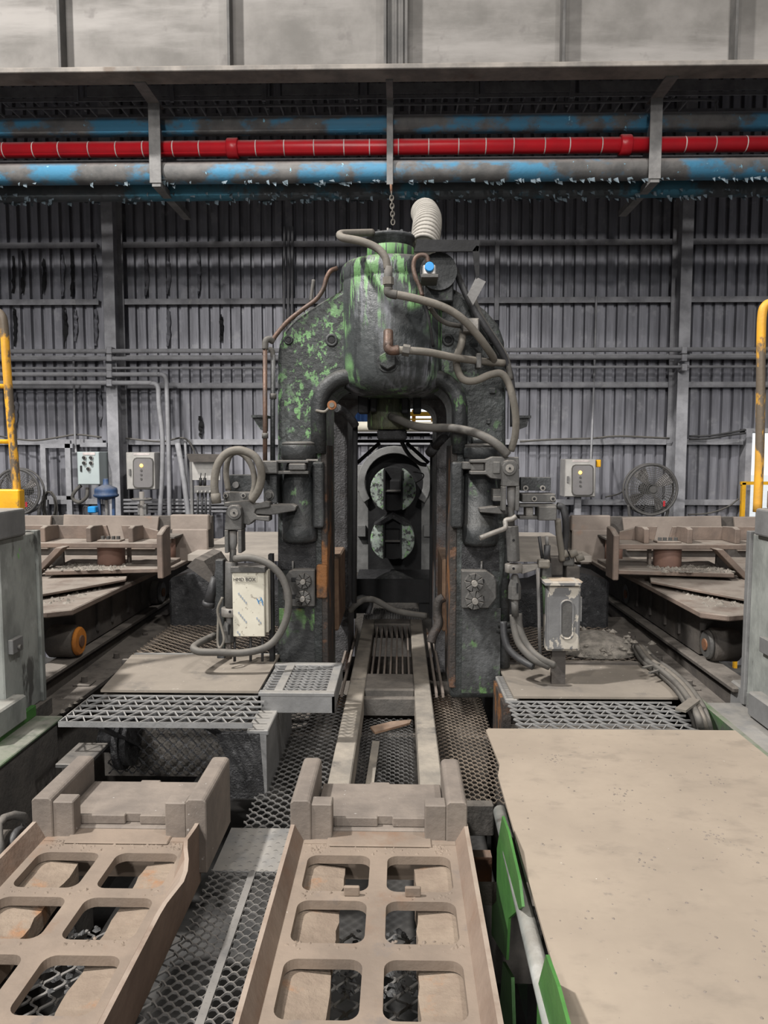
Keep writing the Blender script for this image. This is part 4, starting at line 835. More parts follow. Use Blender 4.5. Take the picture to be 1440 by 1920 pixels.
t = thing('hand_lamp', 'black hand lamp hanging by the rear of the cream box', 'lamp'); MB().cyl(P(392, 1130, 4.3), P(403, 1082, 4.3), .032, .022, n=14).build('lamp_body', 'hose_black', t); MB().cyl(P(390, 1137, 4.3), P(392, 1128, 4.3), .038, n=14).build('lens_rim', 'hose_black', t); MB().tube([P(403, 1084, 4.3), P(408, 1060, 4.3), P(412, 1052, 4.22), P(413, 1056, 4.2)], .008, 8).build('cord', 'hose_black', t)
tag(MB().pbox(405, 1050, 420, 1235, 4.18, .06).build('support_post', 'press', bev=.004), 'dark steel support post behind the left screw jack', 'post')
# right junction box
t = thing('terminal_box', 'worn grey terminal box with stamped oval on its door', 'box')
TY = 4.0
MB().pbox(1026, 1098, 1088, 1221, TY + .015, .12).build('body', 'worn_box', t, bev=.005); MB().pbox(1029, 1101, 1086, 1218, TY, .02).build('door', 'worn_box', t, bev=.004)
MB().pbox(1022, 1092, 1090, 1099, TY - .02, .16).build('top_lid', 'worn_box', t, bev=.003)
ov = []
for k in range(20):
    a_ = 2 * math.pi * k / 20; cx2, cy2 = 1063, 1162; ov.append((cx2 + 12 * math.cos(a_), cy2 + (24 if math.sin(a_) > 0 else -24) + 12 * math.sin(a_)))
MB().tube([P(x, y, TY - .002) for x, y in ov], .006, 6, False, closed=True).build('oval_emboss', 'worn_box', t)
MB().pprism([(1063 + (x - 1063) * .8, 1162 + (y - 1162) * .9) for x, y in ov], TY - .003, .01).build('oval_panel', 'linkage', t)
MB().pbox(1087, 1120, 1091, 1165, TY + .03, .05).build('hinge', 'worn_box', t)
tag(MB().pprism([(1034, 1089), (1060, 1088), (1093, 1091), (1088, 1096), (1036, 1094)], TY + .02, .1).build('cardboard_piece', 'cardboard'), 'flat piece of cardboard lying on the worn terminal box', 'cardboard')
tag(MB().box(P(1040, 1200, TY).x, P(1066, 1200, TY).x, TY + .06, TY + .1, -.5, P(1050, 1221, TY).z).build('box_pedestal', 'carriage_dark'), 'dark steel pedestal under the worn terminal box', 'pedestal')
t = thing('hydraulic_valve', 'cluster of dusty valves and hoses behind the terminal box', 'valve')
for x0, y0, x1, y1, m in ((1018, 1055, 1036, 1085, 'linkage'), (1032, 1045, 1056, 1080, 'carriage_dark'), (1056, 1040, 1078, 1062, 'linkage'), (1062, 1062, 1088, 1090, 'carriage_dark')):
    MB().pbox(x0, y0, x1, y1, TY + .2, .1).build('valve_block', m, t, bev=.01, seg=2)
for x, y in ((1050, 1042), (1068, 1040), (1080, 1048)): p = P(x, y, TY + .18); MB().cyl(p, p + V((.04, 0, .015)), .022, n=10).build('valve_knob', 'hose_pale', t)
H('hydraulic_hose', [(1044, 948, 4.15), (1055, 952, 4.15), (1060, 970, 4.15), (1061, 1000, 4.18), (1058, 1030, 4.2), (1062, 1050, 4.2)], .020, 'hose_black', 'black hose dropping from the end of the right linkage')
H('hydraulic_hose', [(1046, 974, 4.12), (1048, 1000, 4.14), (1052, 1030, 4.16), (1054, 1050, 4.18)], .018, 'hose_pale', 'pale hose dropping from the end of the right linkage')
t = thing('gas_spring', 'dark cylinder strut standing right of the screw jack', 'strut'); MB().cyl(P(1025, 1050, 4.1), P(1026, 1022, 4.1), .018, n=12).build('tube', 'hose_black', t); MB().cyl(P(1026, 1022, 4.1), P(1025, 1005, 4.1), .010, n=10).build('piston', 'steel_grey', t); MB().cyl(P(1017, 1048, 4.12), P(1011, 1006, 4.12), .009, n=8).build('side_rod', 'hose_black', t)
t = thing('collar_bracket', 'pale bracket joining the right jack collar to a thin post', 'bracket'); MB().pprism([(978, 1060), (1012, 1058), (1012, 1066), (978, 1077)], LY, .05).build('arm', 'bare_steel', t, bev=.003); MB().pbox(1010, 1050, 1032, 1066, LY - .02, .06).build('knob', 'hose_pale', t, bev=.01, seg=2); MB().cyl(P(1008, 1064, LY), P(1013, 1240, LY), .010, n=8).build('post', 'steel_grey', t); MB().cyl(P(1020, 1080, LY + .02), P(1022, 1150, LY + .02), .012, n=8).build('post', 'green_grimy', t)
for k, (pts, lab) in enumerate((([(962, 1152, 4.1), (965, 1180, 4.08), (975, 1210, 4.05), (1000, 1236, 4.0), (1030, 1250, 4.0)], 'left of three grey hoses at the foot of the right leg'), ([(972, 1150, 4.1), (975, 1180, 4.08), (990, 1212, 4.05), (1012, 1234, 4.0), (1040, 1248, 4.0)], 'middle of three grey hoses at the foot of the right leg'), ([(944, 1165, 4.12), (946, 1195, 4.1), (955, 1218, 4.08), (975, 1236, 4.05), (1000, 1250, 4.0)], 'dark hose at the foot of the right leg'))):
    H('floor_hose', pts, .020, 'hose' if k < 2 else 'hose_black', lab)
t = thing('flanged_pipe', 'dark vertical pipe with bolted flange beside the right leg', 'pipe'); MB().cyl(P(945, 1170, 4.35), P(945, 960, 4.35), .032, n=16).build('pipe_run', 'press', t); MB().cyl(P(944, 1182, 4.35), P(944, 1174, 4.35), .075, n=20).build('flange', 'press', t); MB().cyl(P(944, 1172, 4.35), P(944, 1164, 4.35), .07, n=20).build('flange', 'press', t); MB().cyl(P(945, 1250, 4.35), P(944, 1182, 4.35), .035, n=16).build('pipe_run', 'press', t)
H('drain_hose', [(657, 1145, 5.25), (668, 1133, 5.2), (685, 1124, 5.2), (705, 1126, 5.2), (735, 1142, 5.2), (765, 1150, 5.2), (800, 1155, 5.2)], .022, 'hose', 'grey hose lying across the sill inside the arch', n=12)
H('drain_hose', [(655, 1138, 5.3), (662, 1128, 5.3), (680, 1120, 5.3), (695, 1130, 5.3), (690, 1150, 5.3)], .018, 'hose_black', 'short black hose curled in the left of the arch', n=12)
H('wrapped_hose', [(832, 1120, 4.5), (822, 1128, 4.5), (820, 1150, 4.5), (822, 1170, 4.48), (812, 1190, 4.46), (808, 1205, 4.45)], .028, 'rust_edge', 'rusty thick hose bending down inside the right leg', n=12)
# ================================================================== drive behind the arch
t = thing('spindle_guard_frame', 'black angle frame standing behind the mill arch', 'frame')
MB().pbox(655, 826, 667, 1160, 6.25, .06).build('post', 'black', t); MB().pbox(806, 826, 817, 1160, 6.25, .06).build('post', 'black', t); MB().pbox(655, 824, 817, 830, 6.25, .08).build('top_beam', 'black', t); MB().pbox(668, 812, 806, 818, 6.35, .08).build('top_beam', 'black', t)
MB().bar(P(670, 868, 6.27), P(712, 830, 6.27), .025, .03).build('brace', 'black', t); MB().bar(P(804, 868, 6.27), P(762, 830, 6.27), .025, .03).build('brace', 'black', t)
t = thing('cream_pipe', 'cream horizontal pipe beyond the arch', 'pipe'); MB().cyl(P(560, 800, 8.2), P(920, 800, 8.2), .055, n=20).build('pipe_run', 'cream', t)
for q in (575, 905): MB().cyl((P(q, 800, 8.2).x, 8.2, -1.5), P(q, 800, 8.2), .04, n=12).build('support', 'cream', t)
t = thing('gear_case', 'grey pinion gear case with arched collar behind the spindles', 'gear case'); GY = 7.5
MB().pbox(664, 885, 812, 1075, GY, .5).build('case_body', 'gear_grey', t, bev=.01)
c = P(739, 905, GY - .1); R1, R2 = 68 / F * GY, 54 / F * GY
ring = [c + V((R1 * math.cos(a_ * math.pi / 16), 0, R1 * math.sin(a_ * math.pi / 16))) for a_ in range(-3, 20)] + [c + V((R2 * math.cos(a_ * math.pi / 16), 0, R2 * math.sin(a_ * math.pi / 16))) for a_ in range(19, -4, -1)]
MB().prism(ring, (0, .3, 0)).build('collar_arch', 'gear_grey', t, bev=.006); MB().cyl(c + V((0, .15, 0)), c + V((0, .08, 0)), R2, n=32).build('collar_throat', 'black', t)
for sx in (678, 802):
    for y in (872, 900, 985): MB().pbox(sx - 8, y, sx + 8, y + 22, GY - .06, .1).build('bearing_lug', 'gear_grey', t, bev=.006)
for q in (700, 740, 778): MB().pbox(q - 7, 838, q + 7, 848, GY - .05, .1).build('bolt_lug', 'gear_grey', t, bev=.006)
MB().pbox(690, 930, 790, 1075, GY - .03, .04).build('inner_panel', 'black', t)
MB().box(P(664, 900, GY).x, P(812, 900, GY).x, GY, GY + .5, -1.5, P(740, 1074, GY).z).build('pedestal', 'table_dark', t)
def coupling(cx, cy, rp, Y, lab):
    t = thing('spindle_coupling', lab, 'coupling', 'drive spindle couplings'); c = P(cx, cy, Y); R_ = rp / F * Y
    for sg in (-1, 1):
        pts = []; x0 = .40 * R_
        a0 = math.acos(.40)
        for k in range(15):
            a_ = -a0 + 2 * a0 * k / 14; pts.append(c + V((sg * R_ * math.cos(a_), 0, R_ * math.sin(a_))))
        MB().prism(pts, (0, .34, 0)).build('jaw', 'coupling', t, bev=.012, seg=2)
        MB().box(c.x + sg * .38 * R_ - .008, c.x + sg * .38 * R_ + .008, c.y - .012, c.y + .3, c.z - R_ * .85, c.z + R_ * .85).build('liner', 'black', t)
    MB().cyl(c + V((0, .12, 0)), c + V((0, .7, 0)), R_ * .97, n=32).build('coupling_body', 'black', t)
    MB().box(c.x - .37 * R_, c.x + .37 * R_, c.y + .03, c.y + .15, c.z - R_ * .15, c.z + R_ * .45).build('tongue', 'black', t, bev=.02, seg=2)
    MB().box(c.x - .36 * R_, c.x + .36 * R_, c.y + .0, c.y + .05, c.z - R_ * .12, c.z - R_ * .02).build('tongue_key', 'linkage', t, bev=.006)
    return t
coupling(737, 918, 43, 6.75, 'upper round spindle coupling flecked with green paint')
tc = coupling(736, 1012, 42, 6.70, 'lower round spindle coupling flecked with green paint')
c = P(736, 972, 6.66); MB().prism([c + V((-.17, 0, -.06)), c + V((0, 0, .035)), c + V((.17, 0, -.06)), c + V((.1, 0, -.06)), c + V((0, 0, 0)), c + V((-.1, 0, -.06))], (0, .3, 0)).build('arched_guard', 'sludge', tc)
t = thing('scale_pan', 'black scale pan across the back of the arch', 'pan'); MB().pbox(664, 1086, 812, 1130, 6.35, .02).build('front_sheet', 'black', t); MB().box(P(664, 1090, 6.37).x, P(812, 1090, 6.37).x, 6.37, 7.2, P(740, 1095, 6.4).z - .05, P(740, 1095, 6.4).z).build('pan_floor', 'sludge', t)
MB().pbox(666, 1130, 690, 1150, 6.4, .1).build('support', 'black', t); MB().pbox(786, 1130, 810, 1150, 6.4, .1).build('support', 'black', t)
zb = P(740, 1095, 6.6).z; mb = MB(); r = random.Random(4); sp = []
for k in range(500):
    a_, q = r.uniform(0, 6.28), abs(r.gauss(0, .085)); x_, y_ = .95 * -.055 + 0 * a_ + q * math.cos(a_) * 1.3, 6.62 + q * math.sin(a_) * .8
    sp.append((x_, y_, zb + max(0, .11 - q * .65)))
rubble(mb, sp, 2, .008, .02); mb.lathe([(.26, 0), (.17, .045), (.08, .095), (.01, .12)], (-.052, 6.62, zb), 24)
tag(mb.build('scale_heap', 'rubble_dark'), 'heap of dark mill scale below the lower coupling', 'scale', kind='stuff')
H('thin_cable', [(752, 826, 6.3), (765, 850, 6.3), (785, 868, 6.3), (800, 872, 6.3)], .018, 'hose_black', 'thick black cable drooping in front of the gear case', 'cable')
H('thin_cable', [(775, 885, 6.6), (792, 888, 6.5), (793, 896, 6.5), (780, 905, 6.6)], .006, 'hose_black', 'thin black wire curling beside the upper coupling', 'cable')
# ================================================================== side carriages
def flip(mb, on):
    if on:
        for i, q in enumerate(mb.v): mb.v[i] = V((-.18 - q.x, q.y, q.z))
    return mb
def carriage(on):
    side = 'right' if on else 'left'
    FY = 5.05
    t = thing('guide_carriage', 'brown dusty wheeled guide carriage on the %s of the stand' % side, 'carriage', 'side guide carriages')
    def B(mb, name, m, par=None, **k): return flip(mb, on).build(name, m, par or t, **k)
    # platform and side beam
    zp = .45
    pl = [(-4.2, 4.05), (-2.15, 4.12), (-1.98, 4.07), (-1.86, 4.15), (-1.85, 5.0), (-1.83, 5.6), (-1.76, 5.75), (-1.76, 7.6), (-4.2, 7.6)]
    B(MB().prism([V((x, y, zp - .035)) for x, y in pl], (0, 0, .035)), 'platform', 'carriage', bev=.006)
    B(MB().box(-2.06, -1.98, 4.45, 7.4, .13, zp - .035), 'side_beam', 'carriage_dark')
    B(MB().box(-4.2, -2.04, 4.50, 4.58, .13, zp - .035), 'cross_beam', 'carriage_dark')
    for y_ in (4.75, 5.0, 5.3, 5.6): B(MB().box(-1.985, -1.965, y_, y_ + .03, .18, .36), 'beam_stiffener', 'carriage_dark')
    for y_ in (4.35, 5.9):
        ox = -.07 if on else 0
        w_ = B(MB().cyl((-2.09 + ox, y_, .215), (-1.93 + ox, y_, .215), .098, n=28), 'wheel', 'carriage_dark', bev=.012)
        B(MB().cyl((-1.935 + ox, y_, .215), (-1.905 + ox, y_, .215), .085, n=24), 'wheel_cap', 'linkage' if (on or y_ > 5) else 'orange_wheel', w_, bev=.01)
        B(MB().cyl((-1.91 + ox, y_, .215), (-1.897 + ox, y_, .215), .035, n=12), 'axle_end', 'rust', w_)
    # guide frame with shelves, ribs, roller
    zs = P(200, 1018, FY).z; xr = P(298, 1018, FY).x
    B(MB().box(-3.6, xr, FY, FY + .28, zs - .035, zs), 'shelf', 'carriage', bev=.004)
    z0 = zs; z1 = P(100, 985, FY + .25).z
    xa, xb = P(199, 990, FY + .25).x, P(206, 1000, FY + .25).x
    B(MB().prism([V((-3.6, FY + .25, z0)), V((-3.6, FY + .25, z1)), V((xa, FY + .25, z1)), V((xb, FY + .25, z0))], (0, .025, 0)), 'guide_plate', 'carriage', bev=.003)
    a = [P(227, 985, FY + .25), P(262, 986, FY + .25), P(296, 995, FY + .25), P(300, 1018, FY + .25), P(233, 1018, FY + .25)]; a[3].z = a[4].z = z0
    B(MB().prism(a, (0, .025, 0)), 'guide_plate', 'carriage', bev=.003)
    for q in (0, 83, 168, 246):
        x_ = P(q, 1005, FY + .1).x
        B(MB().prism([V((x_, FY + .04, z0)), V((x_, FY + .04, z0 + .10)), V((x_, FY + .09, z0 + .11)), V((x_, FY + .25, z0 + .10)), V((x_, FY + .25, z0))], (.035, 0, 0)), 'rib', 'carriage', bev=.004)
    zl = P(200, 1071, FY - .15).z
    B(MB().prism([V((P(84, 1070, FY - .15).x, FY - .15, zl - .03)), V((xr, FY - .02, zl - .03)), V((xr, FY + .5, zl - .03)), V((P(84, 1070, FY).x, FY + .5, zl - .03))], (0, 0, .03)), 'lower_shelf', 'carriage', bev=.004)
    ck = [(FY - .05, P(300, 1083, FY).z), (FY - .05, P(300, 1000, FY).z), (FY + .05, P(300, 990, FY).z), (FY + .13, P(300, 988, FY).z), (FY + .13, P(300, 1083, FY).z)]
    B(MB().prism([V((xr, y, z)) for y, z in ck], (.04, 0, 0)), 'cheek_plate', 'carriage', bev=.006)
    B(MB().prism([P(52, 1096, FY - .1), P(48, 1086, FY - .1), P(104, 1027, FY - .1), P(118, 1027, FY - .1)], (0, .10, 0)), 'diagonal_brace', 'carriage', bev=.003)
    B(MB().prism([P(60, 1105, FY + .08), P(104, 1027, FY + .08), P(118, 1027, FY + .08), P(120, 1060, FY + .08), P(85, 1072, FY + .08)], (0, .02, 0)), 'brace_web', 'carriage_dark')
    c = P(213, 1045, FY + .2)
    B(MB().lathe([(.09, zl), (.094, zl + .006), (.094, zs - .05), (.09, zs - .035)], (c.x, FY + .16, 0), 32), 'guide_roller', 'roller')
    B(MB().box(P(238, 1040, FY + .22).x, P(243, 1040, FY + .22).x, FY + .22, FY + .26, zl, zs - .03), 'gap_light_bar', 'boards')  # pale bar standing in for the light showing through the gap
    pad = B(MB().box(P(186, 1013, FY + .1).x, P(229, 1013, FY + .1).x, FY + .06, FY + .16, zs, zs + .012), 'roller_pad', 'carriage', bev=.003)
    for q in (193, 203, 213, 222):
        p = P(q, 1012, FY + .11); B(MB().cyl((p.x, FY + .11, zs + .01), (p.x, FY + .11, zs + .035), .014, n=6, smooth=False), 'bolt', 'linkage', pad)
    # sloping bent sheet under the shelves
    B(MB().prism([PZ(20, 1126, .47), PZ(60, 1122, .47), PZ(150, 1106, .475), PZ(236, 1090, .48), V((-1.95, 5.3, .48)), V((-3.4, 5.3, .48))], (0, 0, .016)), 'bent_sheet', 'carriage', bev=.003)
    # back boards
    zb1 = P(200, 965, 6.3).z; zb0 = P(200, 1030, 6.3).z
    for x0, x1, dz in ((-200, 94, 0), (115, 296, -.02)):
        a = [P(x0, 1000, 6.3), P(x0 + 4, 965, 6.3), P(x1 + 2, 967 - dz * 100, 6.3), P(x1 - 6, 1000, 6.3)]
        a[0].z = a[3].z = zb0
        B(MB().prism(a, (0, .03, 0)), 'back_board', 'boards', bev=.004)
    # end box beyond the cheek, with its own roller
    b0, b1 = P(317, 970, 6.2).x, P(389, 970, 6.2).x; e0, e1 = P(350, 1057, 6.2).z, P(350, 966, 6.2).z
    B(MB().box(P(322, 1000, 6.2).x, b1, 6.2, 6.23, e0, P(350, 992, 6.2).z), 'end_plate', 'boards', bev=.01)
    B(MB().box(b0, b1, 6.23, 6.30, P(350, 995, 6.2).z, e1), 'end_plate', 'boards', bev=.008)
    c = P(313, 1025, 6.1); B(MB().lathe([(.07, P(313, 1052, 6.1).z), (.07, P(313, 1007, 6.1).z)], (c.x, 6.1, 0), 24), 'guide_roller', 'roller')
    B(MB().box(P(300, 1005, 6.0).x, P(330, 1005, 6.0).x, 5.95, 6.25, P(313, 1006, 6.1).z, P(313, 1003, 6.1).z), 'roller_cap', 'carriage_dark')
    B(MB().box(-4.0, b1, 6.34, 6.40, .45, e1 - .02), 'rear_wall', 'carriage_dark')
    # grit lying on the shelves
    r = random.Random(11 + on); sp = []
    for k in range(750):
        sp.append((r.uniform(-3.2, -1.95), r.uniform(4.3, 5.0), zp + (.035 if False else 0)) if k % 3 else (r.uniform(P(90, 1060, FY).x, P(230, 1060, FY).x), r.uniform(FY - .12, FY + .2), zl))
    mb = rubble(MB(), sp, 3, .006, .022); o = B(mb, 'grit', 'rubble'); o['kind'] = 'stuff'
    # rail bed along the floor
    t2 = thing('carriage_rail', 'dark dirty rail beam under the %s guide carriage' % side, 'rail', 'rail beams of the carriages')
    def C(mb, name, m, **k): return flip(mb, on).build(name, m, t2, **k)
    C(MB().prism([V((-2.06, 3.70, -.06)), V((-1.80, 3.70, -.06)), V((-1.66, 5.9, .0)), V((-2.06, 5.9, .0))], (0, 0, .03)), 'bed_flange', 'carriage_dark', bev=.005)
    C(MB().prism([V((-2.02, 3.72, -.03)), V((-1.96, 3.72, -.03)), V((-1.96, 3.72, .05)), V((-2.02, 3.72, .05))], (0, 3.0, 0)), 'rail_web', 'carriage_dark')
    C(MB().box(-2.06, -1.92, 3.85, 6.8, .085, .117), 'rail_head', 'carriage_dark', bev=.008)
    C(MB().box(-2.12, -1.95, 3.69, 3.95, -.03, .13), 'end_stop', 'deck_steel', bev=.01)
    C(MB().box(-2.3, -1.9, 3.7, 6.8, -1.5, -.06), 'bed_wall', 'table_dark')
    for y_ in (4.2, 4.7, 5.25):
        C(MB().box(-1.90, -1.80, y_, y_ + .10, -.03, -.005), 'clip_plate', 'carriage_dark', bev=.004); C(MB().cyl((-1.85, y_ + .05, -.01), (-1.85, y_ + .05, .03), .02, n=6, smooth=False), 'clip_bolt', 'carriage_dark')
    sp = [(r.uniform(-1.95, -1.78), r.uniform(3.8, 5.4), -.03) for k in range(260)]
    o = C(rubble(MB(), sp, 8, .006, .018), 'grit', 'rubble'); o['kind'] = 'stuff'
    # cover plate and machine block between carriage and stand
    t3 = tag(flip(MB().box(-1.70, -.95, 5.9, 7.6, .47, .52), on).build('cover_plate', 'white_sack'), 'pale dusty cover plate between the stand and the %s carriage' % side, 'plate', 'pale cover plates')
    tag(flip(MB().prism([V((-1.72, 5.45, -1.0)), V((-.87, 5.45, -1.0)), V((-.87, 5.45, .30)), V((-1.2, 5.45, .34)), V((-1.5, 5.45, .46)), V((-1.72, 5.45, .40))], (0, .5, 0)), on).build('machine_block', 'sludge', bev=.02), 'black oily machine block beside the %s carriage' % side, 'machine', 'oily machine blocks')
    t4 = thing('service_walkway', 'rusty expanded mesh walkway behind the %s deck plate' % side, 'walkway', 'rear mesh walkways')
    mb = expanded(MB(), -1.70, -.80, 4.47, 5.4, .06, .07, .032, .007); o = flip(mb, on).build('expanded_mesh', 'mesh_rusty', t4); o['kind'] = 'stuff'
    flip(MB().box(-1.70, -.80, 4.44, 4.47, -.02, .075), on).build('edge_bar', 'carriage_dark', t4)
carriage(False); carriage(True)
tag(MB().prism([P(350, 1062, 5.0), P(366, 1047, 5.0), P(382, 1052, 5.0), P(400, 1078, 5.0), P(392, 1092, 5.0)], (0, .5, 0)).build('bent_guard_plate', 'carriage_dark'), 'bent brown guard plate leaning beside the left carriage', 'plate')
# cable bundle on the right deck
for k, (o1, z_, lab, m) in enumerate(((0, .09, 'leftmost cable of the thick bundle beside the right deck', 'hose'), (9, .11, 'second cable of the thick bundle beside the right deck', 'hose'), (18, .10, 'third cable of the thick bundle beside the right deck', 'hose_pale'), (27, .08, 'rightmost cable of the thick bundle beside the right deck', 'hose'))):
    rod('bundled_cable', [PZ(1188 + o1 * .6, 1212, z_ + .02), PZ(1203 + o1, 1238, z_), PZ(1232 + o1, 1258, z_ + .01), PZ(1262 + o1, 1285, z_), PZ(1287 + o1, 1320, z_), PZ(1302 + o1 * .9, 1350, z_ - .02), PZ(1308 + o1, 1390, -.05)], .017, m, lab, 'cable', 'cable bundle', n=10)
t = thing('cable_tie_band', 'pale tape band tying the cable bundle', 'tape'); a = PZ(1276, 1332, .13); b = PZ(1303, 1312, .13)
MB().bar(a, b, .05, .012).build('band', 'hose_pale', t); MB().bar(PZ(1206, 1252, .12), PZ(1236, 1246, .12), .02, .01).build('tie', 'hose', t); MB().bar(PZ(1218, 1262, .12), PZ(1246, 1254, .12), .016, .01).build('tie', 'hose', t)
# ================================================================== decks beside the stand
t = thing('deck_platform', 'dusty deck plate and gratings left of the roller table', 'platform')
ZL = .15
MB().prism([V((-1.49, 3.605, ZL)), V((-.70, 3.605, ZL)), V((-.702, 4.27, ZL)), V((-1.565, 4.25, ZL))], (0, 0, .012)).build('deck_plate', 'dusty_plate', t)
g = MB().box(-1.53, -.655, 3.225, 3.23, ZL - .035, ZL - .01); triangle_grating(g, -1.53, -.655, 3.23, 3.595, ZL - .01, .073, .009, .006, .040); o = g.build('grating_panel', 'grating', t); o['kind'] = 'stuff'
MB().box(-1.53, -1.525, 3.23, 3.60, ZL - .035, ZL - .01).build('edge_bar', 'grating', t)
for y_ in (4.27,): MB().box(-1.56, -.72, y_, y_ + .03, ZL - .06, ZL + .01).build('edge_bar', 'deck_steel', t)
MB().box(-.64, -.61, 3.31, 4.10, -.24, .055).build('side_panel', 'deck_steel', t); MB().box(-.70, -.60, 3.31, 4.10, .05, .075).build('side_panel_lip', 'deck_steel', t, bev=.004)
MB().box(-1.50, -.64, 3.65, 3.68, -.3, .12).build('rear_panel', 'table_dark', t)
g = expanded(MB(), -1.45, -.66, -.24, .10, 0, .06, .03, .007); 
for i, q in enumerate(g.v): g.v[i] = V((q.x, 3.57 - q.z, q.y))
o = g.build('guard_mesh', 'sludge', t); o['kind'] = 'stuff'
for x_ in (-1.36, -.86): MB().bar((x_, 3.27, .10), (x_ + .07, 3.51, -.08), .05, .012).build('bracket', 'black', t)
MB().prism([V((-.70, 3.29, -.24)), V((-.86, 3.29, -.24)), V((-.80, 3.31, -.05)), V((-.84, 3.30, .06)), V((-.64, 3.31, .06)), V((-.62, 3.31, -.24))], (0, .03, 0)).build('crumpled_sheet', 'sludge', t)
# framed grating step
t = thing('grating_step', 'framed grey grating step in front of the left leg', 'step')
x0, x1, y0, y1 = -.695, -.32, 3.57, 4.10; ZS = .165
for a in ((x0, x1, y0, y0 + .045), (x0, x1, y1 - .045, y1), (x1 - .045, x1, y0 + .045, y1 - .045), (x0 + .07, x0 + .115, y0 + .045, y1 - .045)): MB().box(a[0], a[1], a[2], a[3], ZS - .02, ZS).build('frame_bar', 'deck_steel', t, bev=.003)
MB().box(x0, x1, y0, y0 + .012, ZS - .10, ZS - .02).build('front_skirt', 'deck_steel', t); MB().box(x1 - .012, x1, y0, y1, ZS - .10, ZS - .02).build('side_skirt', 'deck_steel', t); MB().box(x0, x0 + .012, y0, y1, ZS - .10, ZS - .02).build('side_skirt', 'deck_steel', t)
o = triangle_grating(MB(), x0 + .115, x1 - .045, y0 + .045, y1 - .045, ZS - .004, .044, .008, .005, .034).build('grating_panel', 'grating', t); o['kind'] = 'stuff'
o = triangle_grating(MB(), x0 + .01, x0 + .07, y0 + .045, y1 - .045, ZS - .004, .044, .008, .005, .03).build('grating_panel', 'grating', t); o['kind'] = 'stuff'
# right deck
t = thing('deck_platform', 'dusty deck plate and grating right of the stand', 'platform'); ZR = .05
MB().prism([V((.60, 3.85, ZR)), V((1.46, 3.85, ZR)), V((1.55, 4.53, ZR)), V((.59, 4.55, ZR))], (0, 0, .012)).build('deck_plate', 'dusty_plate', t)
MB().box(.555, .62, 3.84, 4.25, ZR - .07, ZR - .002).build('frame_bar', 'deck_steel', t, bev=.004)
MB().box(.58, 1.46, 3.46, 4.54, -1.5, ZR - .16).build('deck_base', 'table_dark', t); MB().box(.540, .58, 3.8, 4.22, -.3, ZR - .02).build('side_plate', 'rust_edge', t)
g = MB().box(.56, 1.42, 3.445, 3.45, ZR - .04, ZR - .008); triangle_grating(g, .56, 1.42, 3.45, 3.835, ZR - .008, .064, .009, .006, .040); o = g.build('grating_panel', 'grating', t); o['kind'] = 'stuff'
o = triangle_grating(MB(), .565, .60, 3.87, 4.22, ZR + .002, .03, .01, .004, .018).build('side_grating', 'mesh', t); o['kind'] = 'stuff'
# ================================================================== roller table
t = thing('roller_table', 'dusty steel roller table leading into the mill arch', 'table'); ZT = -.10
MB().box(-.315, -.215, 2.97, 6.35, ZT - .14, ZT).build('side_rail', 'table_rail', t, bev=.006); MB().box(.09, .19, 2.97, 6.35, ZT - .14, ZT).build('side_rail', 'table_rail', t, bev=.006)
MB().box(-.217, .092, 4.44, 4.76, ZT - .12, ZT + .004).build('cross_plate', 'table_dark', t, bev=.01); MB().box(-.217, .092, 4.38, 4.44, ZT - .14, ZT - .04).build('cross_beam', 'table_dark', t)
MB().box(-.217, .092, 6.16, 6.35, ZT - .12, ZT + .004).build('cross_plate', 'table_dark', t, bev=.01)
for k in range(7):
    x_ = -.185 + k * .041; MB().box(x_ - .006, x_ + .006, 4.76, 6.16, ZT - .05, ZT - .015).build('slat', 'boards', t)
for x_ in (-.40, -.355, .225, .265): MB().box(x_ - .007, x_ + .007, 4.45, 6.1, ZT - .05, ZT - .02).build('outer_slat', 'boards', t)
MB().box(-.21, .085, 5.0, 5.06, -.5, -.30).build('roller_support', 'boards', t)
o = expanded(MB(), -.215, .09, 2.95, 4.4, -.27, .045, .023, .006).build('expanded_mesh', 'mesh', t); o['kind'] = 'stuff'
o = expanded(MB(), -.32, .2, 6.38, 6.85, -.11, .045, .024, .006).build('expanded_mesh', 'mesh', t); o['kind'] = 'stuff'
MB().prism([V((-.17, 3.2, -.258)), V((-.13, 3.2, -.258)), V((-.11, 4.0, -.258)), V((-.15, 4.0, -.258))], (0, 0, .012)).build('scrap_strip', 'table_rail', t)
MB().prism([V((-.14, 4.12, -.255)), V((.06, 4.26, -.25)), V((.07, 4.30, -.245)), V((-.05, 4.24, -.235)), V((-.17, 4.18, -.245))], (0, 0, .012)).build('scrap_sheet', 'rust_beam', t)
# ================================================================== mesh walkways
t = thing('mesh_walkway', 'grey expanded mesh walkway between the two troughs', 'walkway', 'mesh walkways')
o = expanded(MB(), -.705, -.375, 1.0, 2.66, -.22).build('expanded_mesh', 'mesh', t); o['kind'] = 'stuff'
MB().box(-.56, -.535, 1.0, 2.66, -.24, -.2155).build('support_strip', 'mesh', t)
t = thing('mesh_walkway', 'grey expanded mesh walkway left of the roller table', 'walkway', 'mesh walkways')
o = expanded(MB(), -.66, -.325, 2.66, 4.72, -.22, .058, .028).build('expanded_mesh', 'mesh', t); o['kind'] = 'stuff'
MB().box(-.70, -.40, 2.66, 2.98, -.222, -.2165).build('dusty_patch', 'deck_steel', t)
t = thing('mesh_walkway', 'rusty expanded mesh walkway right of the roller table', 'walkway', 'mesh walkways')
o = expanded(MB(), .20, .53, 3.25, 4.72, -.22, .045, .025).build('expanded_mesh', 'mesh_rusty', t); o['kind'] = 'stuff'
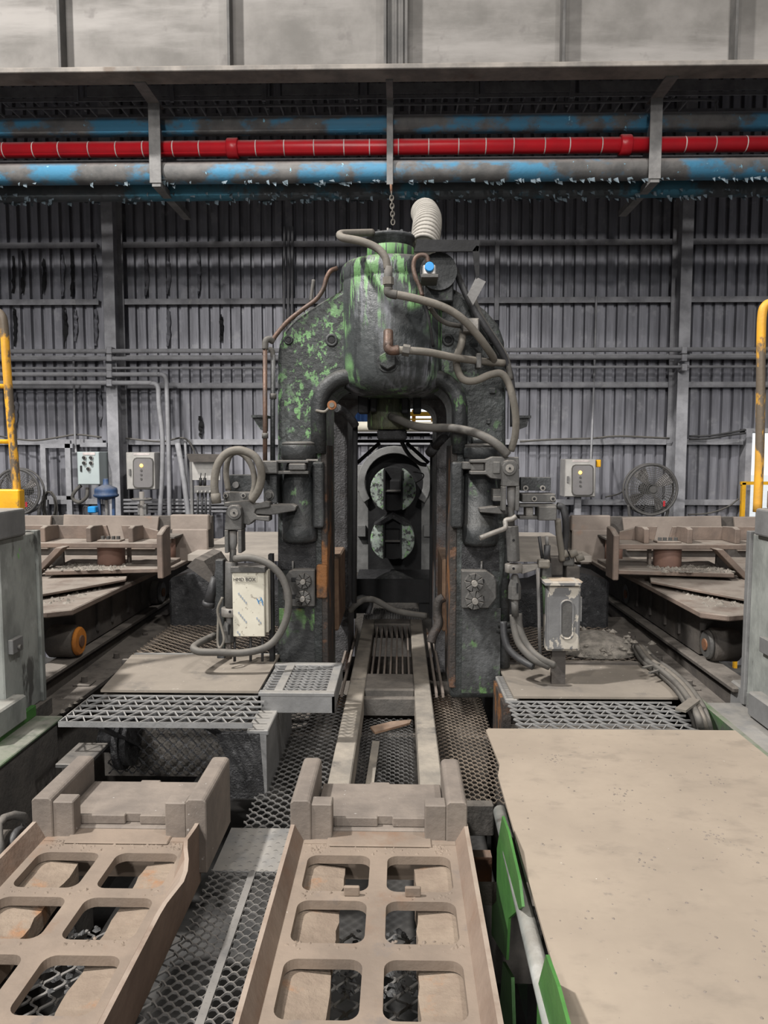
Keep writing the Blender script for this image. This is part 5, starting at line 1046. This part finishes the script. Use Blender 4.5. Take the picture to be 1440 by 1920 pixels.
MB().box(.24, .42, 3.2, 3.25, -.36, -.215).build('front_beam', 'table_dark', t, bev=.006); MB().box(.26, .40, 3.1, 3.16, -.52, -.40).build('front_beam', 'rust', t)
for nm, xa, xb, lab in (('pit_grating', -.35, .22, 'dark expanded mesh under the middle trough'), ('pit_grating', -1.30, -.72, 'dark expanded mesh under the left trough')):
    t = thing(nm, lab, 'grating', 'pit gratings under the troughs')
    o = expanded(MB(), 1.0, 2.36, xa, xb, -.235, .070, .036, .008, rot=True).build('expanded_mesh', 'mesh', t); o['kind'] = 'stuff'
    r = random.Random(int(-xa * 10)); sp = [(r.uniform(xa + .1, xb - .1), r.uniform(2.05, 2.36), -.235) for k in range(110)]
    o = rubble(MB(), sp, 6, .006, .018).build('slag', 'rubble_dark', t); o['kind'] = 'stuff'
tag(MB().box(-1.4, .5, .6, 6.3, -.95, -.9).build('pit_slab', 'concrete'), 'dark slab beneath the mesh walkways', 'slab')
# ================================================================== troughs
def holecell(mb, x0, x1, y0, y1, h, r_, z, th):
    hx0, hx1, hy0, hy1 = h; inner = []
    for cx, cy, a0 in ((hx1 - r_, hy1 - r_, 0), (hx0 + r_, hy1 - r_, 90), (hx0 + r_, hy0 + r_, 180), (hx1 - r_, hy0 + r_, 270)):
        for k in range(6): a = math.radians(a0 + k * 18); inner.append((cx + r_ * math.cos(a), cy + r_ * math.sin(a)))
    outer_ = []
    for i, (px_, py_) in enumerate(inner):
        q, k = divmod(i, 6)
        corner = ((x1, y1), (x0, y1), (x0, y0), (x1, y0))[q]
        if q == 0: o_ = (x1, py_) if k < 3 else (px_, y1)
        elif q == 1: o_ = (px_, y1) if k < 3 else (x0, py_)
        elif q == 2: o_ = (x0, py_) if k < 3 else (px_, y0)
        else: o_ = (px_, y0) if k < 3 else (x1, py_)
        outer_.append(o_)
    n = len(inner); vs = [(a, b, z) for a, b in inner] + [(a, b, z) for a, b in outer_] + [(a, b, z - th) for a, b in inner]
    fs = []
    cor = []
    for q, c in enumerate(((x1, y1), (x0, y1), (x0, y0), (x1, y0))): vs.append((*c, z)); cor.append(3 * n + q)
    for i in range(n):
        j = (i + 1) % n
        if i % 6 == 2: fs.append((i, n + i, cor[i // 6], n + j, j))
        else: fs.append((i, n + i, n + j, j))
        fs.append((i, j, 2 * n + j, 2 * n + i))
    mb.add(vs, fs)
def trough(dx, lab, wavy):
    t = thing('chute_trough', lab, 'trough', 'chute troughs'); ZF = -.05; Y0, Y1 = .95, 2.59
    rows = [(2.271, 2.481), (2.018, 2.22), (1.729, 1.951), (1.46, 1.67), (1.22, 1.41), (.98, 1.17)]
    bounds = [Y1, 2.245, 1.985, 1.70, 1.44, 1.195, Y0]; mb = MB()
    for i, (a, b) in enumerate(rows):
        holecell(mb, dx - .345, dx - .073, bounds[i + 1], bounds[i], (dx - .315, dx - .10, a, b), .035, ZF, .03)
        holecell(mb, dx - .073, dx + .20, bounds[i + 1], bounds[i], (dx - .041, dx + .174, a, b), .035, ZF, .03)
    mb.build('pierced_floor', 'trough', t)
    # dirt ledges seen through the holes
    for sg, xa, xb in ((-1, dx - .345, dx - .19), (1, dx + .055, dx + .20)):
        mb = MB(); n = 40; L_, R_, B_ = [], [], []; r = random.Random(int(17 + dx * 10 + sg))
        for k in range(n + 1):
            y = Y0 + (Y1 - .1 - Y0) * k / n; e = r.uniform(-.006, .006)
            out, inn_ = (xa, xb) if sg < 0 else (xb, xa)
            L_.append((out, y, ZF - .030)); R_.append((inn_ + e, y, ZF - .048 + r.uniform(-.004, .004))); B_.append((inn_ + e, y, ZF - .11))
        mb.add(L_ + R_ + B_, [(k, k + 1, n + 2 + k, n + 1 + k) for k in range(n)] + [(n + 1 + k, n + 2 + k, 2 * n + 3 + k, 2 * n + 2 + k) for k in range(n)])
        mb.build('dirt_ledge', 'trough_dirt', t)
    # side walls flare outwards
    for sg, xb, xt in ((-1, dx - .345, dx - .377), (1, dx + .20, dx + .232)):
        n = 30; vs = []
        for k in range(n + 1):
            y = Y0 + (Y1 + .01 - Y0) * k / n
            wv = (.022 * math.exp(-((y - 2.23) / .09) ** 2) if (wavy and sg > 0) else 0) - (.03 * max(0, min(1, (y - 2.32) / .12)) if (wavy and sg > 0) else 0)
            zt = .008 + (.02 * math.exp(-((y - 2.4) / .1) ** 2) if wavy and sg > 0 else 0)
            vs += [(xb, y, ZF - .0), (xt + wv, y, zt), (xt + wv + sg * .014, y, zt), (xb + sg * .014, y, ZF - .17)]
        fs = [(k * 4 + q, k * 4 + (q + 1) % 4, k * 4 + 4 + (q + 1) % 4, k * 4 + 4 + q) for k in range(n) for q in range(4)]
        MB().add(vs, fs, False).build('side_wall', 'trough_side', t)
    # end cheeks, cover and lip
    for sg in (-1, 1):
        o_ = dx - .393 if sg < 0 else dx + .243; w_ = .075
        a, b = (o_, o_ + w_) if sg < 0 else (o_ - w_, o_)
        c = MB().prism([V((a, 2.58, -.18)), V((b, 2.58, -.18)), V((b, 2.58, .088)), V((b - .012, 2.58, .098)), V((a + .012, 2.58, .098)), V((a, 2.58, .088))], (0, .378, 0)).build('end_cheek', 'trough_end', t, bev=.004)
        a, b = (o_ + w_, o_ + .15) if sg < 0 else (o_ - .15, o_ - w_)
        MB().box(a - .001, b, 2.585, 2.65, -.06, .082).build('cheek_foot', 'trough_end', c, bev=.004)
    xl, xr_ = dx - .24, dx + .095
    MB().prism([V((xl - .07, 2.652, 0)), V((xl + .16, 2.652, 0)), V((xl + .16, 2.67, 0)), V((xl + .215, 2.67, 0)), V((xl + .215, 2.652, 0)), V((xr_ + .07, 2.652, 0)), V((xr_ + .07, 2.935, 0)), V((xl + .20, 2.935, 0)), V((xl + .20, 2.95, 0)), V((xl + .12, 2.95, 0)), V((xl + .12, 2.935, 0)), V((xl - .07, 2.935, 0))], (0, 0, -.035)).build('cover_plate', 'trough_end', t, bev=.003)
    MB().box(xl - .05, xr_ + .05, 2.635, 2.955, -.20, -.036).build('end_block', 'trough_end', t, bev=.006)
    MB().prism([V((xl - .02, 2.535, ZF)), V((xr_ + .02, 2.535, ZF)), V((xr_ + .02, 2.635, ZF)), V((xl - .02, 2.635, ZF))], (0, 0, .008)).build('lip', 'trough', t, bev=.006)
    MB().box(dx - .34, dx + .2, 2.555, 2.585, -.18, ZF + .002).build('end_beam', 'trough', t)
    for x_ in ((-.150, .043) if not wavy else ()):
        MB().box(dx + x_ - .025, dx + x_ + .025, 2.242, 2.254, ZF, ZF + .032).build('stop_tab', 'trough', t, bev=.003)
    r = random.Random(31 + wavy); sp = [(dx + (r.choice((-1, 1)) * r.uniform(.19, .24) - .07 if r.random() < .5 else r.uniform(-.33, .18)), r.choice((2.53, 2.52, 2.50, 2.24, 2.0)) + r.uniform(-.012, .03), ZF) for k in range(160)]
    o = rubble(MB(), sp, 5, .003, .009).build('grit', 'trough', t); o['kind'] = 'stuff'
trough(0, 'dusty pierced steel chute trough in the middle foreground', False)
trough(-.94, 'dusty pierced steel chute trough with a bent right wall', True)
# ================================================================== big plate on its green frame
ZB = .10
t = thing('cover_table', 'large beige dusty steel plate on a green frame', 'plate')
pts = [(.372, 1.0), (2.6, 1.0), (2.6, 2.2), (1.52, 2.3), (1.505, 3.29), (.40, 3.29), (.388, 3.27), (.40, 2.90), (.380, 2.80)]
MB().prism([V((x, y, ZB - .012)) for x, y in pts], (0, 0, .012)).build('top_plate', 'big_plate', t)
X1 = .345
def gp(px): return [PX(x, y, X1) for x, y in px]
MB().prism(gp([(946, 1530), (957, 1560), (978, 1650), (984, 1700), (958, 1722), (954, 1800), (906, 1720), (935, 1690), (936, 1590)]), (-.008, 0, 0)).build('gusset', 'green', t)
MB().prism(gp([(1030, 1790), (1052, 1850), (1075, 1935), (1012, 1935), (1014, 1850)]), (-.008, 0, 0)).build('gusset', 'green', t)
MB().prism([V((.345, 1.0, -.85)), V((.345, 2.45, -.85)), V((.345, 2.30, -.30)), V((.345, 2.12, -.22)), V((.345, 2.02, -.50)), V((.345, 1.62, -.52)), V((.345, 1.55, -.20)), V((.345, 1.0, -.20))], (-.01, 0, 0)).build('side_sheet', 'green', t)
MB().cyl((.345, 1.1, .045), (.365, 2.62, .045), .025, n=14).build('edge_tube', 'post_grey', t)
MB().box(.37, 2.5, 1.0, 1.08, -.9, ZB - .012).build('frame_beam', 'green', t); MB().box(.50, .58, 1.0, 3.3, -.12, ZB - .012).build('frame_beam', 'green', t); MB().box(1.4, 1.48, 1.0, 3.3, -.12, ZB - .012).build('frame_beam', 'green', t)
for x_, y_ in ((.52, 1.1), (.52, 3.2), (1.4, 3.2), (1.4, 1.1)): MB().box(x_, x_ + .06, y_, y_ + .06, -1.5, -.1).build('leg', 'green_grimy', t)
r = random.Random(21); sp = []
for cx, cy, n in ((.62, 2.95, 26), (1.02, 2.35, 30), (1.3, 2.2, 20), (.8, 2.65, 14), (1.2, 2.75, 10), (.75, 2.2, 10), (.95, 1.85, 10), (1.12, 2.02, 16)):
    sp += [(cx + r.gauss(0, .022), cy + r.gauss(0, .03), ZB) for k in range(n)]
sp += [(r.uniform(.42, 1.45), r.uniform(1.3, 3.3), ZB) for k in range(180)]
o = rubble(MB(), sp, 9, .002, .006).build('grit', 'trough_end', t); o['kind'] = 'stuff'
t = thing('pit_beam', 'grey dusty beam in the pit behind the green gusset', 'beam'); MB().box(.36, .50, 2.1, 2.25, -.62, -.50).build('beam_top', 'rubble', t); MB().box(.36, .50, 1.8, 1.92, -.75, -.62).build('beam_step', 'rubble', t); MB().box(.30, .52, 2.6, 2.75, -.6, -.3).build('beam_end', 'table_dark', t)
# ================================================================== side posts in the foreground
GYp = 3.4
t = thing('machine_post', 'tall worn grey green machine post at the left edge', 'post', 'machine posts at the edges')
ZP0 = .055; ZP1 = P(20, 1008, 3.5).z; ZP2 = P(20, 956, 3.5).z
MB().box(-2.5, -1.86, 3.40, 3.74, ZP0, ZP1).build('column', 'post_grey', t, bev=.006); MB().box(-1.99, -1.845, 3.74, 3.775, ZP0, ZP1 + .01).build('edge_flange', 'post_grey', t, bev=.003)
MB().box(-2.5, -1.84, 3.20, 3.62, ZP1, ZP2).build('cap_block', 'deck_steel', t, bev=.01, seg=2)
lz = P(10, 1208, 3.5).z; MB().box(-1.86, -1.835, 3.44, 3.54, lz - .035, lz + .035).build('latch_plate', 'deck_steel', t, bev=.003); MB().cyl((-1.84, 3.49, lz - .01), (-1.82, 3.49, lz - .01), .012, n=10).build('bolt', 'linkage', t)
MB().box(-2.5, -1.80, 3.20, 3.48, ZP0, ZP0 + .125).build('foot_block', 'post_grey', t, bev=.008)
MB().box(-2.5, -1.83, 3.2, 3.8, -1.5, ZP0).build('base', 'table_dark', t)
t = thing('machine_post', 'tall worn grey green machine post at the right edge', 'post', 'machine posts at the edges')
MB().box(1.77, 2.5, 3.36, 3.76, ZP0, ZP1).build('column', 'post_grey', t, bev=.006); MB().box(1.755, 1.90, 3.76, 3.80, ZP0, ZP1 + .01).build('edge_flange', 'deck_steel', t, bev=.003)
MB().box(1.745, 2.5, 3.2, 3.70, ZP1, ZP2).build('cap_block', 'deck_steel', t, bev=.01, seg=2); MB().box(1.745, 1.77, 3.5, 3.6, lz - .04, lz + .035).build('latch_plate', 'deck_steel', t, bev=.003)
MB().box(1.71, 2.5, 3.2, 3.62, ZP0, ZP0 + .12).build('foot_block', 'deck_steel', t, bev=.008)
MB().box(1.56, 2.5, 2.4, 3.82, -1.5, ZP0 - .01).build('base', 'deck_steel', t)
MB().box(1.535, 1.565, 2.4, 3.82, -.1, ZP0 + .015).build('green_edge', 'green_grimy', t)
t = thing('brown_block', 'brown steel block on top of the right machine post', 'block'); MB().box(1.79, 2.3, 3.3, 3.68, ZP2, ZP2 + .09).build('body', 'carriage', t, bev=.006); p = V((1.79, 3.55, ZP2 + .04)); MB().cyl(p, p - V((.03, 0, 0)), .022, n=12).build('stud', 'linkage', t)
# green rails at lower left
t = thing('green_side_rail', 'green painted steel rail sloping out of frame at lower left', 'rail')
MB().box(-1.82, -1.68, 2.3, 3.60, .015, .03).build('top_flange', 'green_grimy', t, bev=.004)
MB().box(-1.84, -1.815, 2.3, 3.60, .03, .085).build('upright_flange', 'green', t, bev=.003); MB().box(-2.0, -1.84, 2.3, 3.2, .07, .085).build('upper_flange', 'green_grimy', t, bev=.003)
MB().box(-1.72, -1.69, 2.3, 3.55, -.9, .015).build('web', 'table_dark', t)
MB().box(-2.2, -1.74, 2.3, 3.2, -1.5, -.05).build('base', 'table_dark', t)
t = thing('pipe_flange', 'dark round pipe flange beside the left trough', 'flange'); c = V((-1.44, 2.62, -.10)); MB().tube([c + V((.02 * math.sin(q * .5236 * 2), .10 * math.cos(q * .3927), .10 * math.sin(q * .3927))) for q in range(16)], .016, 8, False, closed=True).build('outer_ring', 'linkage', t); MB().tube([c + V((.03, .05 * math.cos(q * .3927), .05 * math.sin(q * .3927))) for q in range(16)], .014, 8, False, closed=True).build('inner_ring', 'hose_black', t); MB().cyl(c, c + V((-.12, 0, 0)), .05, n=14).build('pipe_run', 'table_dark', t)
t = thing('steel_bracket', 'small dusty steel bracket beside the left trough end', 'bracket'); MB().box(-1.50, -1.36, 3.12, 3.36, -.03, -.01).build('shelf', 'linkage', t, bev=.003); MB().box(-1.48, -1.45, 3.14, 3.34, -.9, -.03).build('web', 'table_dark', t)
t = thing('pipe_flange', 'dark round pipe flange under the left deck grating', 'flange'); c = V((-1.36, 3.52, -.06)); MB().cyl(c, c + V((.03, 0, 0)), .14, n=26).build('disc', 'sludge', t); MB().cyl(c + V((.03, 0, 0)), c + V((.06, 0, 0)), .12, n=26).build('disc', 'sludge', t); MB().cyl(c + V((.0, 0, 0)), c + V((-.1, 0, 0)), .06, n=16).build('pipe_run', 'sludge', t)
# yellow ladder and post
LY2 = 3.75
t = thing('yellow_ladder', 'worn yellow ladder at the left edge of the frame', 'ladder')
MB().tube([P(-40, 580, LY2), P(-12, 582, LY2), P(3, 592, LY2), P(8, 615, LY2), P(12, 680, LY2), P(18, 760, LY2), P(25, 840, LY2), P(31, 915, LY2), P(33, 955, LY2)], .021, 10).build('side_rail', 'yellow_worn', t)
MB().tube([P(-120, 580, LY2), P(-118, 680, LY2), P(-112, 800, LY2), P(-105, 955, LY2)], .021, 10).build('side_rail', 'yellow_worn', t)
for y, x in ((620, 6), (724, 14), (828, 22)): MB().cyl(P(-118, y, LY2), P(x, y, LY2), .012, n=8).build('rung', 'yellow', t)
MB().pbox(-110, 918, 36, 957, LY2 - .03, .06).build('foot_plate', 'yellow', t, bev=.006)
t = thing('yellow_handrail', 'worn yellow tubular handrail at the right edge', 'handrail')
MB().tube([P(1500, 568, 3.7), P(1450, 568, 3.7), P(1435, 573, 3.7), P(1429, 590, 3.7), P(1427, 640, 3.7), P(1426, 760, 3.7), P(1424, 860, 3.7), P(1420, 960, 3.7)], .021, 12).build('rail', 'yellow_worn', t)
# ================================================================== origins: put each thing's origin at its base
bpy.context.view_layer.update()
def bounds_of(os_):
    lo, hi = V((1e9,) * 3), V((-1e9,) * 3)
    for o in os_:
        for c in o.bound_box:
            q = o.matrix_world @ V(c)
            lo = V(map(min, lo, q)); hi = V(map(max, hi, q))
    return lo, hi
for o in [o for o in scene.objects if o.parent is None and o.type in ('EMPTY', 'MESH')]:
    fam = [c for c in o.children_recursive if c.type in ('MESH', 'FONT')] + ([o] if o.type == 'MESH' else [])
    if not fam: continue
    lo, hi = bounds_of(fam); base = V(((lo.x + hi.x) / 2, (lo.y + hi.y) / 2, lo.z))
    if o.type == 'MESH': o.data.transform(Matrix.Translation(-base))
    for c in o.children: c.location = c.location - base
    o.location = base
